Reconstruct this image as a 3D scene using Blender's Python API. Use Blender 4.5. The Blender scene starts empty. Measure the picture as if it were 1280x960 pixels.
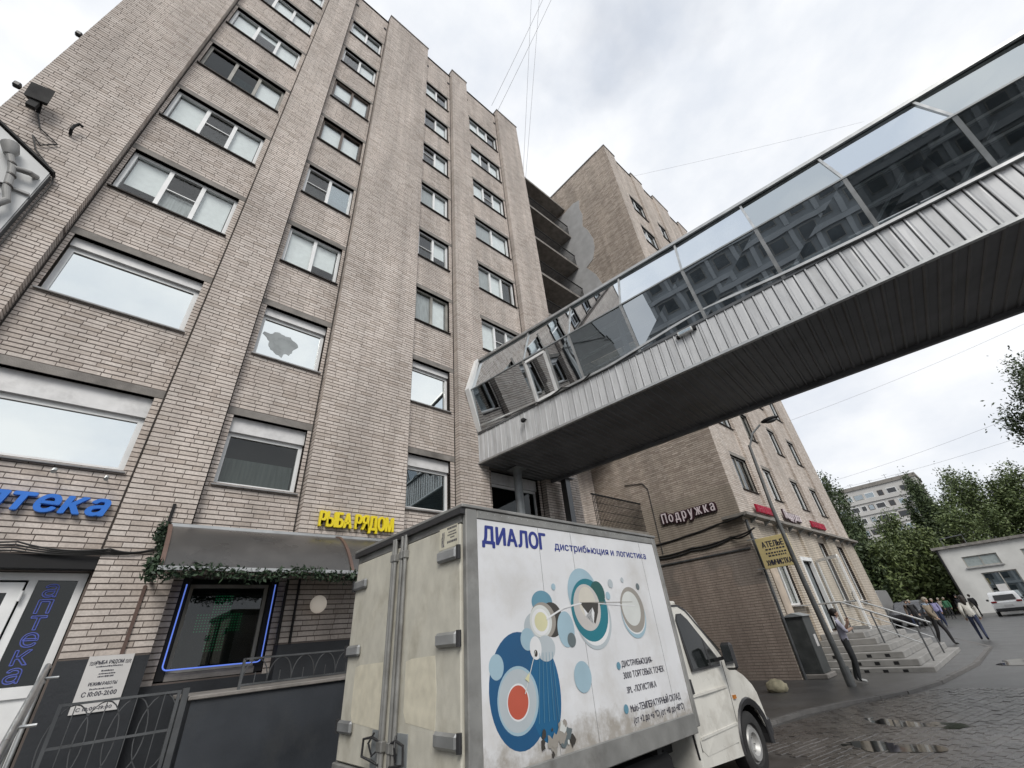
import bpy, math, random
import numpy as np
from mathutils import Matrix, Vector

random.seed(7)
rng = np.random.default_rng(7)
scene = bpy.context.scene
col = scene.collection
R = math.radians

# ------------------------------------------------------------------ camera
cd = bpy.data.cameras.new('camera')
cam = bpy.data.objects.new('camera', cd)
col.objects.link(cam)
_f = 515.747
def _ray(u, v): return np.array([(u - 640) / _f, (v - 480) / _f, 1.0])
_z = _ray(556, -349); _z /= np.linalg.norm(_z)            # zenith vanishing point
_x = _ray(1290, 735); _x -= _z * (_x @ _z); _x /= np.linalg.norm(_x)   # direction along the facades
_y = np.cross(_z, _x)
_m = np.stack([_x, _y, _z])
cam.matrix_world = Matrix(((_m[0][0], -_m[0][1], -_m[0][2], 0.0),
                           (_m[1][0], -_m[1][1], -_m[1][2], 0.0),
                           (_m[2][0], -_m[2][1], -_m[2][2], 1.7), (0, 0, 0, 1)))
cd.sensor_width = 36.0
cd.lens = 36.0 * _f / 1280
cd.clip_start = 0.05
cd.clip_end = 3000
scene.camera = cam

# ------------------------------------------------------------------ world, sun, exposure
SUN_FROM = Vector((-0.42, -0.62, 0.66)).normalized()
world = bpy.data.worlds.new('World')
scene.world = world
world.use_nodes = True
wn, wl = world.node_tree.nodes, world.node_tree.links
wn.clear()
wo = wn.new('ShaderNodeOutputWorld'); bg = wn.new('ShaderNodeBackground')
sky = wn.new('ShaderNodeTexSky'); sky.sky_type = 'NISHITA'; sky.sun_disc = False
sky.sun_elevation = math.asin(SUN_FROM.z)
sky.sun_rotation = math.atan2(SUN_FROM.x, SUN_FROM.y)
tc = wn.new('ShaderNodeTexCoord')
mp = wn.new('ShaderNodeMapping'); mp.inputs['Scale'].default_value = (1, 1, 1.7); mp.inputs['Location'].default_value = (0.35, 0.1, 0.2)
n1 = wn.new('ShaderNodeTexNoise'); n1.inputs['Scale'].default_value = 2.3; n1.inputs['Detail'].default_value = 9; n1.inputs['Roughness'].default_value = 0.56
n2 = wn.new('ShaderNodeTexNoise'); n2.inputs['Scale'].default_value = 1.5; n2.inputs['Detail'].default_value = 7
r1 = wn.new('ShaderNodeValToRGB')
r1.color_ramp.elements[0].position = 0.37; r1.color_ramp.elements[0].color = (7.0, 7.45, 8.2, 1)
r1.color_ramp.elements[1].position = 0.57; r1.color_ramp.elements[1].color = (9.2, 9.35, 9.6, 1)
r2 = wn.new('ShaderNodeValToRGB')
r2.color_ramp.elements[0].position = 0.62; r2.color_ramp.elements[0].color = (1, 1, 1, 1)
r2.color_ramp.elements[1].position = 0.8; r2.color_ramp.elements[1].color = (0.55, 0.55, 0.55, 1)
mx = wn.new('ShaderNodeMix'); mx.data_type = 'RGBA'
wl.new(tc.outputs['Generated'], mp.inputs['Vector'])
wl.new(mp.outputs[0], n1.inputs['Vector']); wl.new(mp.outputs[0], n2.inputs['Vector'])
wl.new(n1.outputs['Fac'], r1.inputs[0]); wl.new(n2.outputs['Fac'], r2.inputs[0])
wl.new(r2.outputs[0], mx.inputs[0]); wl.new(sky.outputs[0], mx.inputs[6]); wl.new(r1.outputs[0], mx.inputs[7])
wl.new(mx.outputs[2], bg.inputs[0]); bg.inputs[1].default_value = 0.072
wl.new(bg.outputs[0], wo.inputs[0])

sl = bpy.data.lights.new('sun', 'SUN'); sl.energy = 1.5; sl.angle = R(25); sl.color = (1.0, 0.96, 0.90)
sun = bpy.data.objects.new('sun', sl); col.objects.link(sun)
sun.rotation_euler = (-SUN_FROM).to_track_quat('-Z', 'Y').to_euler()
sun.location = (0, -20, 40)
vs = scene.view_settings
vs.view_transform = 'Standard'; vs.look = 'None'; vs.exposure = 0.6; vs.gamma = 1.0; vs.use_curve_mapping = False
scene.render.engine = 'CYCLES'
scene.cycles.use_denoising = True
scene.cycles.max_bounces = 6; scene.cycles.glossy_bounces = 3; scene.cycles.transparent_max_bounces = 8
scene.cycles.diffuse_bounces = 3
scene.cycles.caustics_reflective = False; scene.cycles.caustics_refractive = False

# ------------------------------------------------------------------ materials
def nodes(name):
    m = bpy.data.materials.new(name); m.use_nodes = True
    nt = m.node_tree; b = nt.nodes['Principled BSDF']
    return m, nt.nodes, nt.links, b

def M(name, c, rough=0.6, metal=0.0, var=0.15, scale=4.0, bump=0.0, bscale=60.0, dirt=0.0, dcol=(0.05, 0.045, 0.04), dscale=1.3, stretch=(1, 1, 1), spec=0.5):
    m, n, l, b = nodes(name)
    t = n.new('ShaderNodeNewGeometry')
    mp = n.new('ShaderNodeMapping'); mp.inputs['Scale'].default_value = stretch
    l.new(t.outputs['Position'], mp.inputs['Vector'])
    nz = n.new('ShaderNodeTexNoise'); nz.inputs['Scale'].default_value = scale; nz.inputs['Detail'].default_value = 6
    l.new(mp.outputs[0], nz.inputs['Vector'])
    mr = n.new('ShaderNodeMapRange'); mr.inputs[1].default_value = 0.3; mr.inputs[2].default_value = 0.7
    mr.inputs[3].default_value = 1 - var; mr.inputs[4].default_value = 1 + var
    l.new(nz.outputs['Fac'], mr.inputs[0])
    mu = n.new('ShaderNodeMix'); mu.data_type = 'RGBA'; mu.blend_type = 'MULTIPLY'; mu.inputs[0].default_value = 1
    mu.inputs[6].default_value = (*c, 1); l.new(mr.outputs[0], mu.inputs[7])
    out = mu.outputs[2]
    if dirt:
        d = n.new('ShaderNodeTexNoise'); d.inputs['Scale'].default_value = dscale; d.inputs['Detail'].default_value = 9; d.inputs['Roughness'].default_value = 0.65
        l.new(mp.outputs[0], d.inputs['Vector'])
        dr = n.new('ShaderNodeMapRange'); dr.inputs[1].default_value = 0.5; dr.inputs[2].default_value = 0.72; dr.inputs[3].default_value = 0; dr.inputs[4].default_value = dirt
        l.new(d.outputs['Fac'], dr.inputs[0])
        dm = n.new('ShaderNodeMix'); dm.data_type = 'RGBA'; dm.inputs[7].default_value = (*dcol, 1)
        l.new(dr.outputs[0], dm.inputs[0]); l.new(out, dm.inputs[6]); out = dm.outputs[2]
    l.new(out, b.inputs['Base Color'])
    rr = n.new('ShaderNodeMapRange'); rr.inputs[1].default_value = 0.3; rr.inputs[2].default_value = 0.7
    rr.inputs[3].default_value = max(0.02, rough - 0.08); rr.inputs[4].default_value = min(1, rough + 0.08)
    l.new(nz.outputs['Fac'], rr.inputs[0]); l.new(rr.outputs[0], b.inputs['Roughness'])
    b.inputs['Metallic'].default_value = metal
    b.inputs['Specular IOR Level'].default_value = spec
    if bump:
        bn = n.new('ShaderNodeTexNoise'); bn.inputs['Scale'].default_value = bscale; bn.inputs['Detail'].default_value = 5
        l.new(t.outputs['Position'], bn.inputs['Vector'])
        bp = n.new('ShaderNodeBump'); bp.inputs['Strength'].default_value = bump; bp.inputs['Distance'].default_value = 0.01
        l.new(bn.outputs['Fac'], bp.inputs['Height']); l.new(bp.outputs[0], b.inputs['Normal'])
    return m

def emit(name, c, strength):
    m, n, l, b = nodes(name)
    b.inputs['Base Color'].default_value = (*c, 1)
    b.inputs['Emission Color'].default_value = (*c, 1)
    b.inputs['Emission Strength'].default_value = strength
    return m

def glass(name, refl, tint, gcol=(1, 1, 1), rough=0.0, waves=0.0):
    """thin pane: fresnel + coated reflection over tinted transmission"""
    m, n, l, b = nodes(name)
    n.remove(b)
    o = n['Material Output']
    tr = n.new('ShaderNodeBsdfTransparent'); tr.inputs[0].default_value = (*tint, 1)
    gl = n.new('ShaderNodeBsdfGlossy'); gl.inputs[0].default_value = (*gcol, 1); gl.inputs['Roughness'].default_value = rough
    ge = n.new('ShaderNodeNewGeometry')
    dt = n.new('ShaderNodeVectorMath'); dt.operation = 'DOT_PRODUCT'
    l.new(ge.outputs['Incoming'], dt.inputs[0]); l.new(ge.outputs['Normal'], dt.inputs[1])
    ab = n.new('ShaderNodeMath'); ab.operation = 'ABSOLUTE'; l.new(dt.outputs['Value'], ab.inputs[0])
    om = n.new('ShaderNodeMath'); om.operation = 'SUBTRACT'; om.inputs[0].default_value = 1.0; l.new(ab.outputs[0], om.inputs[1])
    pw = n.new('ShaderNodeMath'); pw.operation = 'POWER'; pw.inputs[1].default_value = 5.0; l.new(om.outputs[0], pw.inputs[0])
    mr = n.new('ShaderNodeMapRange'); mr.inputs[1].default_value = 0; mr.inputs[2].default_value = 1
    mr.inputs[3].default_value = max(refl, 0.04); mr.inputs[4].default_value = 1.0     # Schlick
    l.new(pw.outputs[0], mr.inputs[0])
    mix = n.new('ShaderNodeMixShader'); l.new(mr.outputs[0], mix.inputs[0])
    l.new(tr.outputs[0], mix.inputs[1]); l.new(gl.outputs[0], mix.inputs[2]); l.new(mix.outputs[0], o.inputs[0])
    if waves:
        g = n.new('ShaderNodeNewGeometry'); nz = n.new('ShaderNodeTexNoise'); nz.inputs['Scale'].default_value = 1.6; nz.inputs['Detail'].default_value = 1
        l.new(g.outputs['Position'], nz.inputs['Vector'])
        bp = n.new('ShaderNodeBump'); bp.inputs['Strength'].default_value = waves; bp.inputs['Distance'].default_value = 0.02
        l.new(nz.outputs['Fac'], bp.inputs['Height']); l.new(bp.outputs[0], gl.inputs['Normal'])
    return m

def brick_material(name, cols, zones=()):
    """every brick its own tone; zones = painted areas given by height (and an optional noise edge)"""
    m, n, l, b = nodes(name)
    g = n.new('ShaderNodeNewGeometry'); oi = n.new('ShaderNodeObjectInfo')
    ad = n.new('ShaderNodeMath'); ad.operation = 'ADD'
    l.new(g.outputs['Random Per Island'], ad.inputs[0]); l.new(oi.outputs['Random'], ad.inputs[1])
    fr = n.new('ShaderNodeMath'); fr.operation = 'FRACT'; l.new(ad.outputs[0], fr.inputs[0])
    cr = n.new('ShaderNodeValToRGB')
    el = cr.color_ramp.elements
    for i, c in enumerate(cols):
        p = i / (len(cols) - 1)
        e = el[0] if i == 0 else el[1] if i == 1 else el.new(p)
        e.position = p; e.color = (*c, 1)
    l.new(fr.outputs[0], cr.inputs[0])
    out = cr.outputs[0]
    sx = n.new('ShaderNodeSeparateXYZ'); l.new(g.outputs['Position'], sx.inputs[0])
    for (axis, lo, hi, c, amt, nscale, nthr) in zones:
        a = n.new('ShaderNodeMath'); a.operation = 'GREATER_THAN'; a.inputs[1].default_value = lo
        bb = n.new('ShaderNodeMath'); bb.operation = 'LESS_THAN'; bb.inputs[1].default_value = hi
        l.new(sx.outputs[axis], a.inputs[0]); l.new(sx.outputs[axis], bb.inputs[0])
        f = n.new('ShaderNodeMath'); f.operation = 'MULTIPLY'; l.new(a.outputs[0], f.inputs[0]); l.new(bb.outputs[0], f.inputs[1])
        fo = f.outputs[0]
        if nscale:
            nz = n.new('ShaderNodeTexNoise'); nz.inputs['Scale'].default_value = nscale; nz.inputs['Detail'].default_value = 3
            l.new(g.outputs['Position'], nz.inputs['Vector'])
            gt = n.new('ShaderNodeMapRange'); gt.inputs[1].default_value = nthr - 0.015; gt.inputs[2].default_value = nthr + 0.015
            l.new(nz.outputs['Fac'], gt.inputs[0])
            f2 = n.new('ShaderNodeMath'); f2.operation = 'MULTIPLY'; l.new(fo, f2.inputs[0]); l.new(gt.outputs[0], f2.inputs[1]); fo = f2.outputs[0]
        f3 = n.new('ShaderNodeMath'); f3.operation = 'MULTIPLY'; f3.inputs[1].default_value = amt; l.new(fo, f3.inputs[0])
        mm = n.new('ShaderNodeMix'); mm.data_type = 'RGBA'; mm.inputs[7].default_value = (*c, 1)
        l.new(f3.outputs[0], mm.inputs[0]); l.new(out, mm.inputs[6]); out = mm.outputs[2]
    # weathering streaks and blotches
    mp = n.new('ShaderNodeMapping'); mp.inputs['Scale'].default_value = (1.2, 1.2, 0.35)
    l.new(g.outputs['Position'], mp.inputs['Vector'])
    nz = n.new('ShaderNodeTexNoise'); nz.inputs['Scale'].default_value = 0.9; nz.inputs['Detail'].default_value = 8; nz.inputs['Roughness'].default_value = 0.62
    l.new(mp.outputs[0], nz.inputs['Vector'])
    mr = n.new('ShaderNodeMapRange'); mr.inputs[1].default_value = 0.32; mr.inputs[2].default_value = 0.66; mr.inputs[3].default_value = 0.80; mr.inputs[4].default_value = 1.08
    l.new(nz.outputs['Fac'], mr.inputs[0])
    n4 = n.new('ShaderNodeTexNoise'); n4.inputs['Scale'].default_value = 35; n4.inputs['Detail'].default_value = 4
    l.new(g.outputs['Position'], n4.inputs['Vector'])
    m4 = n.new('ShaderNodeMapRange'); m4.inputs[1].default_value = 0.3; m4.inputs[2].default_value = 0.7; m4.inputs[3].default_value = 0.85; m4.inputs[4].default_value = 1.1
    l.new(n4.outputs['Fac'], m4.inputs[0])
    mp2 = n.new('ShaderNodeMapping'); mp2.inputs['Scale'].default_value = (3.2, 3.2, 0.10); l.new(g.outputs['Position'], mp2.inputs['Vector'])
    n5 = n.new('ShaderNodeTexNoise'); n5.inputs['Scale'].default_value = 1.0; n5.inputs['Detail'].default_value = 5; l.new(mp2.outputs[0], n5.inputs['Vector'])
    m5 = n.new('ShaderNodeMapRange'); m5.inputs[1].default_value = 0.35; m5.inputs[2].default_value = 0.62; m5.inputs[3].default_value = 0.86; m5.inputs[4].default_value = 1.04
    l.new(n5.outputs['Fac'], m5.inputs[0])
    m6 = n.new('ShaderNodeMath'); m6.operation = 'MULTIPLY'; l.new(mr.outputs[0], m6.inputs[0]); l.new(m5.outputs[0], m6.inputs[1])
    mm = n.new('ShaderNodeMath'); mm.operation = 'MULTIPLY'; l.new(m6.outputs[0], mm.inputs[0]); l.new(m4.outputs[0], mm.inputs[1])
    mu = n.new('ShaderNodeMix'); mu.data_type = 'RGBA'; mu.blend_type = 'MULTIPLY'; mu.inputs[0].default_value = 1
    l.new(out, mu.inputs[6]); l.new(mm.outputs[0], mu.inputs[7]); l.new(mu.outputs[2], b.inputs['Base Color'])
    b.inputs['Roughness'].default_value = 0.85
    bp = n.new('ShaderNodeBump'); bp.inputs['Strength'].default_value = 0.35; bp.inputs['Distance'].default_value = 0.006
    l.new(n4.outputs['Fac'], bp.inputs['Height']); l.new(bp.outputs[0], b.inputs['Normal'])
    return m

def leaf_material(name, c1, c2):
    m, n, l, b = nodes(name)
    g = n.new('ShaderNodeNewGeometry'); cr = n.new('ShaderNodeValToRGB')
    cr.color_ramp.elements[0].color = (*c1, 1); cr.color_ramp.elements[1].color = (*c2, 1)
    l.new(g.outputs['Random Per Island'], cr.inputs[0]); l.new(cr.outputs[0], b.inputs['Base Color'])
    b.inputs['Roughness'].default_value = 0.6
    b.inputs['Subsurface Weight'].default_value = 0.0
    return m

BR = [(0.56, 0.495, 0.445), (0.64, 0.575, 0.525), (0.595, 0.525, 0.475), (0.67, 0.605, 0.555), (0.61, 0.54, 0.49), (0.49, 0.425, 0.375), (0.645, 0.585, 0.535)]
MAT = dict(
    brick=brick_material('pinkish_beige_brick', BR),
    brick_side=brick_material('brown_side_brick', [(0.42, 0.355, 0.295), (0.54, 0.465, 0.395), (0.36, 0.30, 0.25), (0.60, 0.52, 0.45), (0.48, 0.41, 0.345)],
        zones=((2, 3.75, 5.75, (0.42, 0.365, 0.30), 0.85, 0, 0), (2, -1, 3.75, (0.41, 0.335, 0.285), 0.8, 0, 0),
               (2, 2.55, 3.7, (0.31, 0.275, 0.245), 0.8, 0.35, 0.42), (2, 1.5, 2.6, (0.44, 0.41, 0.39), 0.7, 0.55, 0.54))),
    brick_front=brick_material('pale_front_brick', [(0.58, 0.51, 0.445), (0.66, 0.59, 0.53), (0.53, 0.46, 0.40), (0.70, 0.635, 0.575), (0.61, 0.535, 0.475)],
        zones=((2, -1, 4.6, (0.55, 0.49, 0.40), 0.75, 0, 0),)),
    mortar=M('dark_mortar', (0.135, 0.112, 0.10), 0.9, var=0.3, scale=3, bump=0.3),
    mortar_dark=M('soot_black_joint', (0.035, 0.03, 0.027), 0.9, var=0.3),
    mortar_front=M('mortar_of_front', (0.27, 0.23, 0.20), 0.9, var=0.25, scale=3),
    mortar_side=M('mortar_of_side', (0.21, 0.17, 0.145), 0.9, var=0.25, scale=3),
    concrete=M('concrete', (0.24, 0.225, 0.205), 0.9, var=0.2, scale=5, bump=0.4, dirt=0.5),
    concrete_dk=M('stained_concrete', (0.23, 0.215, 0.20), 0.9, var=0.25, scale=4, bump=0.4, dirt=0.6),
    render_grey=M('patched_render', (0.40, 0.40, 0.40), 0.9, var=0.12, scale=2.2, bump=0.3),
    pvc=M('white_frame', (0.80, 0.81, 0.81), 0.4, var=0.06, dirt=0.12),
    frame_brown=M('old_brown_frame', (0.10, 0.075, 0.06), 0.5, var=0.2),
    frame_grey=M('old_grey_frame', (0.34, 0.33, 0.30), 0.6, var=0.2, dirt=0.4),
    shutter=M('shutter_box_paint', (0.72, 0.72, 0.72), 0.45, var=0.08, dirt=0.25, dscale=3),
    sill_dk=M('dark_sill_metal', (0.05, 0.045, 0.042), 0.5, metal=0.3, var=0.3),
    sill_lt=M('grey_sill_metal', (0.45, 0.45, 0.45), 0.4, metal=0.4, var=0.15),
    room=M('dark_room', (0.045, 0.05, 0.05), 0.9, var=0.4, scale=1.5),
    blind=M('pale_blind', (0.80, 0.83, 0.83), 0.8, var=0.06, scale=8),
    blind2=M('grey_curtain', (0.34, 0.36, 0.36), 0.8, var=0.25, scale=5, stretch=(6, 1, 0.5)),
    glass=glass('window_glass', 0.05, (0.96, 0.975, 0.975)),
    glass_mirror=glass('mirror_film_glass', 0.88, (0.3, 0.32, 0.32), (0.93, 0.97, 0.955), waves=0.03),
    glass_half=glass('half_mirror_glass', 0.32, (0.5, 0.56, 0.58), (0.9, 0.97, 1.0)),
    glass_dark=glass('dark_glass', 0.02, (0.35, 0.42, 0.43)),
    glass_shop=glass('shop_glass', 0.03, (0.6, 0.63, 0.62)),
    glass_bridge=glass('coated_bridge_glass', 0.80, (0.10, 0.11, 0.11), (0.86, 0.92, 0.97), waves=0.04),
    glass_low=glass('reflecting_lower_glass', 0.50, (0.14, 0.15, 0.15), (0.74, 0.80, 0.85), waves=0.05),
    glass_low2=glass('dim_lower_glass', 0.18, (0.45, 0.47, 0.48), (0.7, 0.76, 0.8), waves=0.05),
    glass_bridge2=glass('dusty_bridge_glass', 0.70, (0.20, 0.20, 0.20), (0.78, 0.83, 0.84), rough=0.03, waves=0.07),
    frost=M('frosted_film', (0.30, 0.34, 0.34), 0.3, var=0.05),
    zinc=M('zinc_sheet', (0.60, 0.61, 0.62), 0.5, metal=0.2, var=0.07, scale=6, dirt=0.22, dcol=(0.30, 0.29, 0.28), dscale=2.2, stretch=(2.5, 2.5, 0.5)),
    zinc2=M('zinc_sheet_dull', (0.54, 0.55, 0.56), 0.5, metal=0.2, var=0.09, scale=7, dirt=0.3, dcol=(0.28, 0.26, 0.24), dscale=2.8, stretch=(2.5, 2.5, 0.5)),
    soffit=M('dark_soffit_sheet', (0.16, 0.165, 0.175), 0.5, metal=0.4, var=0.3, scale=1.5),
    alu=M('aluminium_profile', (0.45, 0.46, 0.46), 0.4, metal=0.7, var=0.15),
    alu_dk=M('dark_aluminium', (0.12, 0.125, 0.13), 0.4, metal=0.6, var=0.2),
    steel=M('grey_painted_steel', (0.28, 0.30, 0.31), 0.5, metal=0.2, var=0.2, dirt=0.3),
    lampsteel=M('weathered_lamp_steel', (0.15, 0.155, 0.155), 0.6, metal=0.2, var=0.25, dirt=0.4),
    rail=M('galvanised_rail', (0.55, 0.56, 0.56), 0.35, metal=0.8, var=0.15),
    iron=M('grey_iron', (0.10, 0.105, 0.11), 0.5, metal=0.3, var=0.25),
    black=M('black_iron', (0.016, 0.016, 0.017), 0.7, var=0.3, spec=0.3),
    plinth=M('charcoal_plinth_paint', (0.022, 0.025, 0.030), 0.6, var=0.25, scale=2, bump=0.25, bscale=25),
    porch=M('slate_porch_paint', (0.035, 0.040, 0.048), 0.55, var=0.25, scale=1.5, bump=0.2, bscale=18, dirt=0.35, dcol=(0.075, 0.075, 0.07)),
    white=M('white_paint', (0.75, 0.75, 0.74), 0.45, var=0.05),
    boxwhite=M('box_side_white', (0.70, 0.71, 0.73), 0.4, var=0.06, scale=2, dirt=0.6, dcol=(0.40, 0.365, 0.31), dscale=1.3),
    doorcream=M('grimy_cream_door', (0.56, 0.54, 0.465), 0.55, var=0.10, scale=7, dirt=0.55, dcol=(0.30, 0.27, 0.20), dscale=2.8, bump=0.1, bscale=90, stretch=(1.3, 1.3, 0.9)),
    doorclean=M('wiped_cream_patch', (0.66, 0.62, 0.50), 0.5, var=0.1, scale=9, dirt=0.3, dcol=(0.42, 0.38, 0.29), dscale=6),
    boxrail=M('box_aluminium_rail', (0.27, 0.27, 0.26), 0.5, metal=0.35, var=0.2, dirt=0.6, dcol=(0.10, 0.09, 0.08), dscale=3),
    cab=M('cab_white_paint', (0.62, 0.61, 0.565), 0.28, var=0.08, scale=2, dirt=0.6, dcol=(0.27, 0.245, 0.20), dscale=2.2),
    rubber=M('tyre_rubber', (0.02, 0.02, 0.02), 0.8, var=0.3, scale=12),
    plastic=M('black_plastic', (0.025, 0.025, 0.027), 0.45, var=0.25),
    rim=M('silver_rim', (0.42, 0.42, 0.41), 0.45, metal=0.5, var=0.25, dirt=0.4),
    carglass=glass('vehicle_glass', 0.08, (0.12, 0.14, 0.14)),
    mirrorface=glass('mirror_face', 0.9, (0, 0, 0)),
    asphalt=M('asphalt', (0.074, 0.072, 0.070), 0.42, var=0.25, scale=1.2, bump=0.5, bscale=120, dirt=0.5, dcol=(0.045, 0.044, 0.043), dscale=0.5),
    pavement=M('worn_pavement', (0.085, 0.082, 0.079), 0.42, var=0.25, scale=1.4, bump=0.5, bscale=90, dirt=0.5, dcol=(0.05, 0.048, 0.046), dscale=0.8),
    paver=M('wet_paver', (0.080, 0.074, 0.070), 0.27, var=0.3, scale=2.0, bump=0.35, bscale=70, dirt=0.6, dcol=(0.035, 0.03, 0.03), dscale=0.6),
    joint_sand=M('wet_joint_sand', (0.062, 0.057, 0.053), 0.5, var=0.3),
    kerb=M('kerb_stone', (0.13, 0.125, 0.12), 0.7, var=0.2, scale=5, bump=0.4),
    puddle=M('puddle_water', (0.012, 0.012, 0.011), 0.03, var=0.1, scale=1, spec=0.6),
    step=M('step_concrete', (0.27, 0.265, 0.255), 0.8, var=0.15, scale=4, bump=0.35, dirt=0.35, dcol=(0.13, 0.125, 0.12)),
    cabinet=M('green_grey_cabinet', (0.06, 0.065, 0.065), 0.5, var=0.2, dirt=0.4, dcol=(0.13, 0.125, 0.12), dscale=4),
    stone=M('yellowed_boulder', (0.48, 0.43, 0.29), 0.9, var=0.3, scale=9, bump=0.7, bscale=18),
    blue=M('blue_letter', (0.015, 0.16, 0.62), 0.35, var=0.05),
    yellow=M('yellow_letter', (0.82, 0.66, 0.02), 0.4, var=0.05),
    yellowboard=M('yellow_signboard', (0.66, 0.55, 0.27), 0.6, var=0.12, dirt=0.25, dcol=(0.3, 0.25, 0.1)),
    redsign=M('crimson_sign', (0.42, 0.015, 0.05), 0.4, var=0.2, scale=5),
    signpink=M('pale_pink_letter', (0.72, 0.64, 0.67), 0.4, var=0.08),
    signback=M('plum_letter_side', (0.04, 0.015, 0.022), 0.5, var=0.2),
    ink=M('navy_print', (0.02, 0.035, 0.22), 0.45, var=0.05),
    inkdk=M('dark_print', (0.03, 0.03, 0.05), 0.5, var=0.1),
    paper=M('poster_white', (0.62, 0.61, 0.60), 0.5, var=0.05),
    poly=M('smoky_polycarbonate', (0.06, 0.058, 0.056), 0.3, var=0.15, scale=1.5, dirt=0.5, dcol=(0.12, 0.115, 0.11), dscale=1.2),
    brownsteel=M('brown_awning_rib', (0.12, 0.075, 0.06), 0.5, var=0.2),
    annex=M('annex_render', (0.60, 0.61, 0.61), 0.8, var=0.08, scale=1.2),
    pipe=M('zinc_pipe', (0.27, 0.27, 0.265), 0.6, metal=0.1, var=0.2, dirt=0.3),
    garage=M('whitewashed_wall', (0.60, 0.60, 0.58), 0.85, var=0.1, scale=0.8, dirt=0.3, dcol=(0.36, 0.35, 0.33), dscale=0.35),
    blockwall=M('pale_panel_wall', (0.52, 0.51, 0.49), 0.85, var=0.08, scale=0.2),
    office=M('grey_office_wall', (0.34, 0.36, 0.37), 0.85, var=0.12, scale=0.5),
    officepale=M('pale_office_band', (0.52, 0.54, 0.55), 0.8, var=0.1, scale=0.5),
    office_pane=M('office_pane_glass', (0.10, 0.115, 0.125), 0.12, var=0.4, scale=0.6),
    roof=M('bitumen_roof', (0.08, 0.08, 0.08), 0.9, var=0.2),
    trunk=M('bark', (0.07, 0.055, 0.042), 0.9, var=0.3, scale=6, bump=0.6, bscale=20),
    leafa=leaf_material('lime_leaves', (0.045, 0.070, 0.022), (0.13, 0.17, 0.06)),
    leafb=leaf_material('dark_leaves', (0.026, 0.045, 0.018), (0.080, 0.112, 0.042)),
    leafc=leaf_material('bush_leaves', (0.045, 0.068, 0.020), (0.13, 0.165, 0.055)),
    garland=leaf_material('garland_leaves', (0.008, 0.022, 0.012), (0.035, 0.065, 0.03)),
    neon=emit('blue_neon', (0.12, 0.21, 0.72), 0.5),
    neon2=emit('violet_neon', (0.10, 0.13, 0.42), 0.12),
    led=emit('green_led', (0.02, 0.42, 0.16), 0.2),
    globe=emit('wall_lamp_globe', (0.80, 0.72, 0.62), 0.14),
    wire=M('black_cable', (0.025, 0.025, 0.025), 0.6, var=0.1),
    wire_pale=M('grey_cable', (0.40, 0.40, 0.42), 0.6, var=0.1),
    skin=M('skin', (0.42, 0.27, 0.20), 0.55, var=0.08, scale=20),
    lamp_red=M('tail_lamp', (0.25, 0.01, 0.01), 0.25, var=0.1),
)

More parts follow.
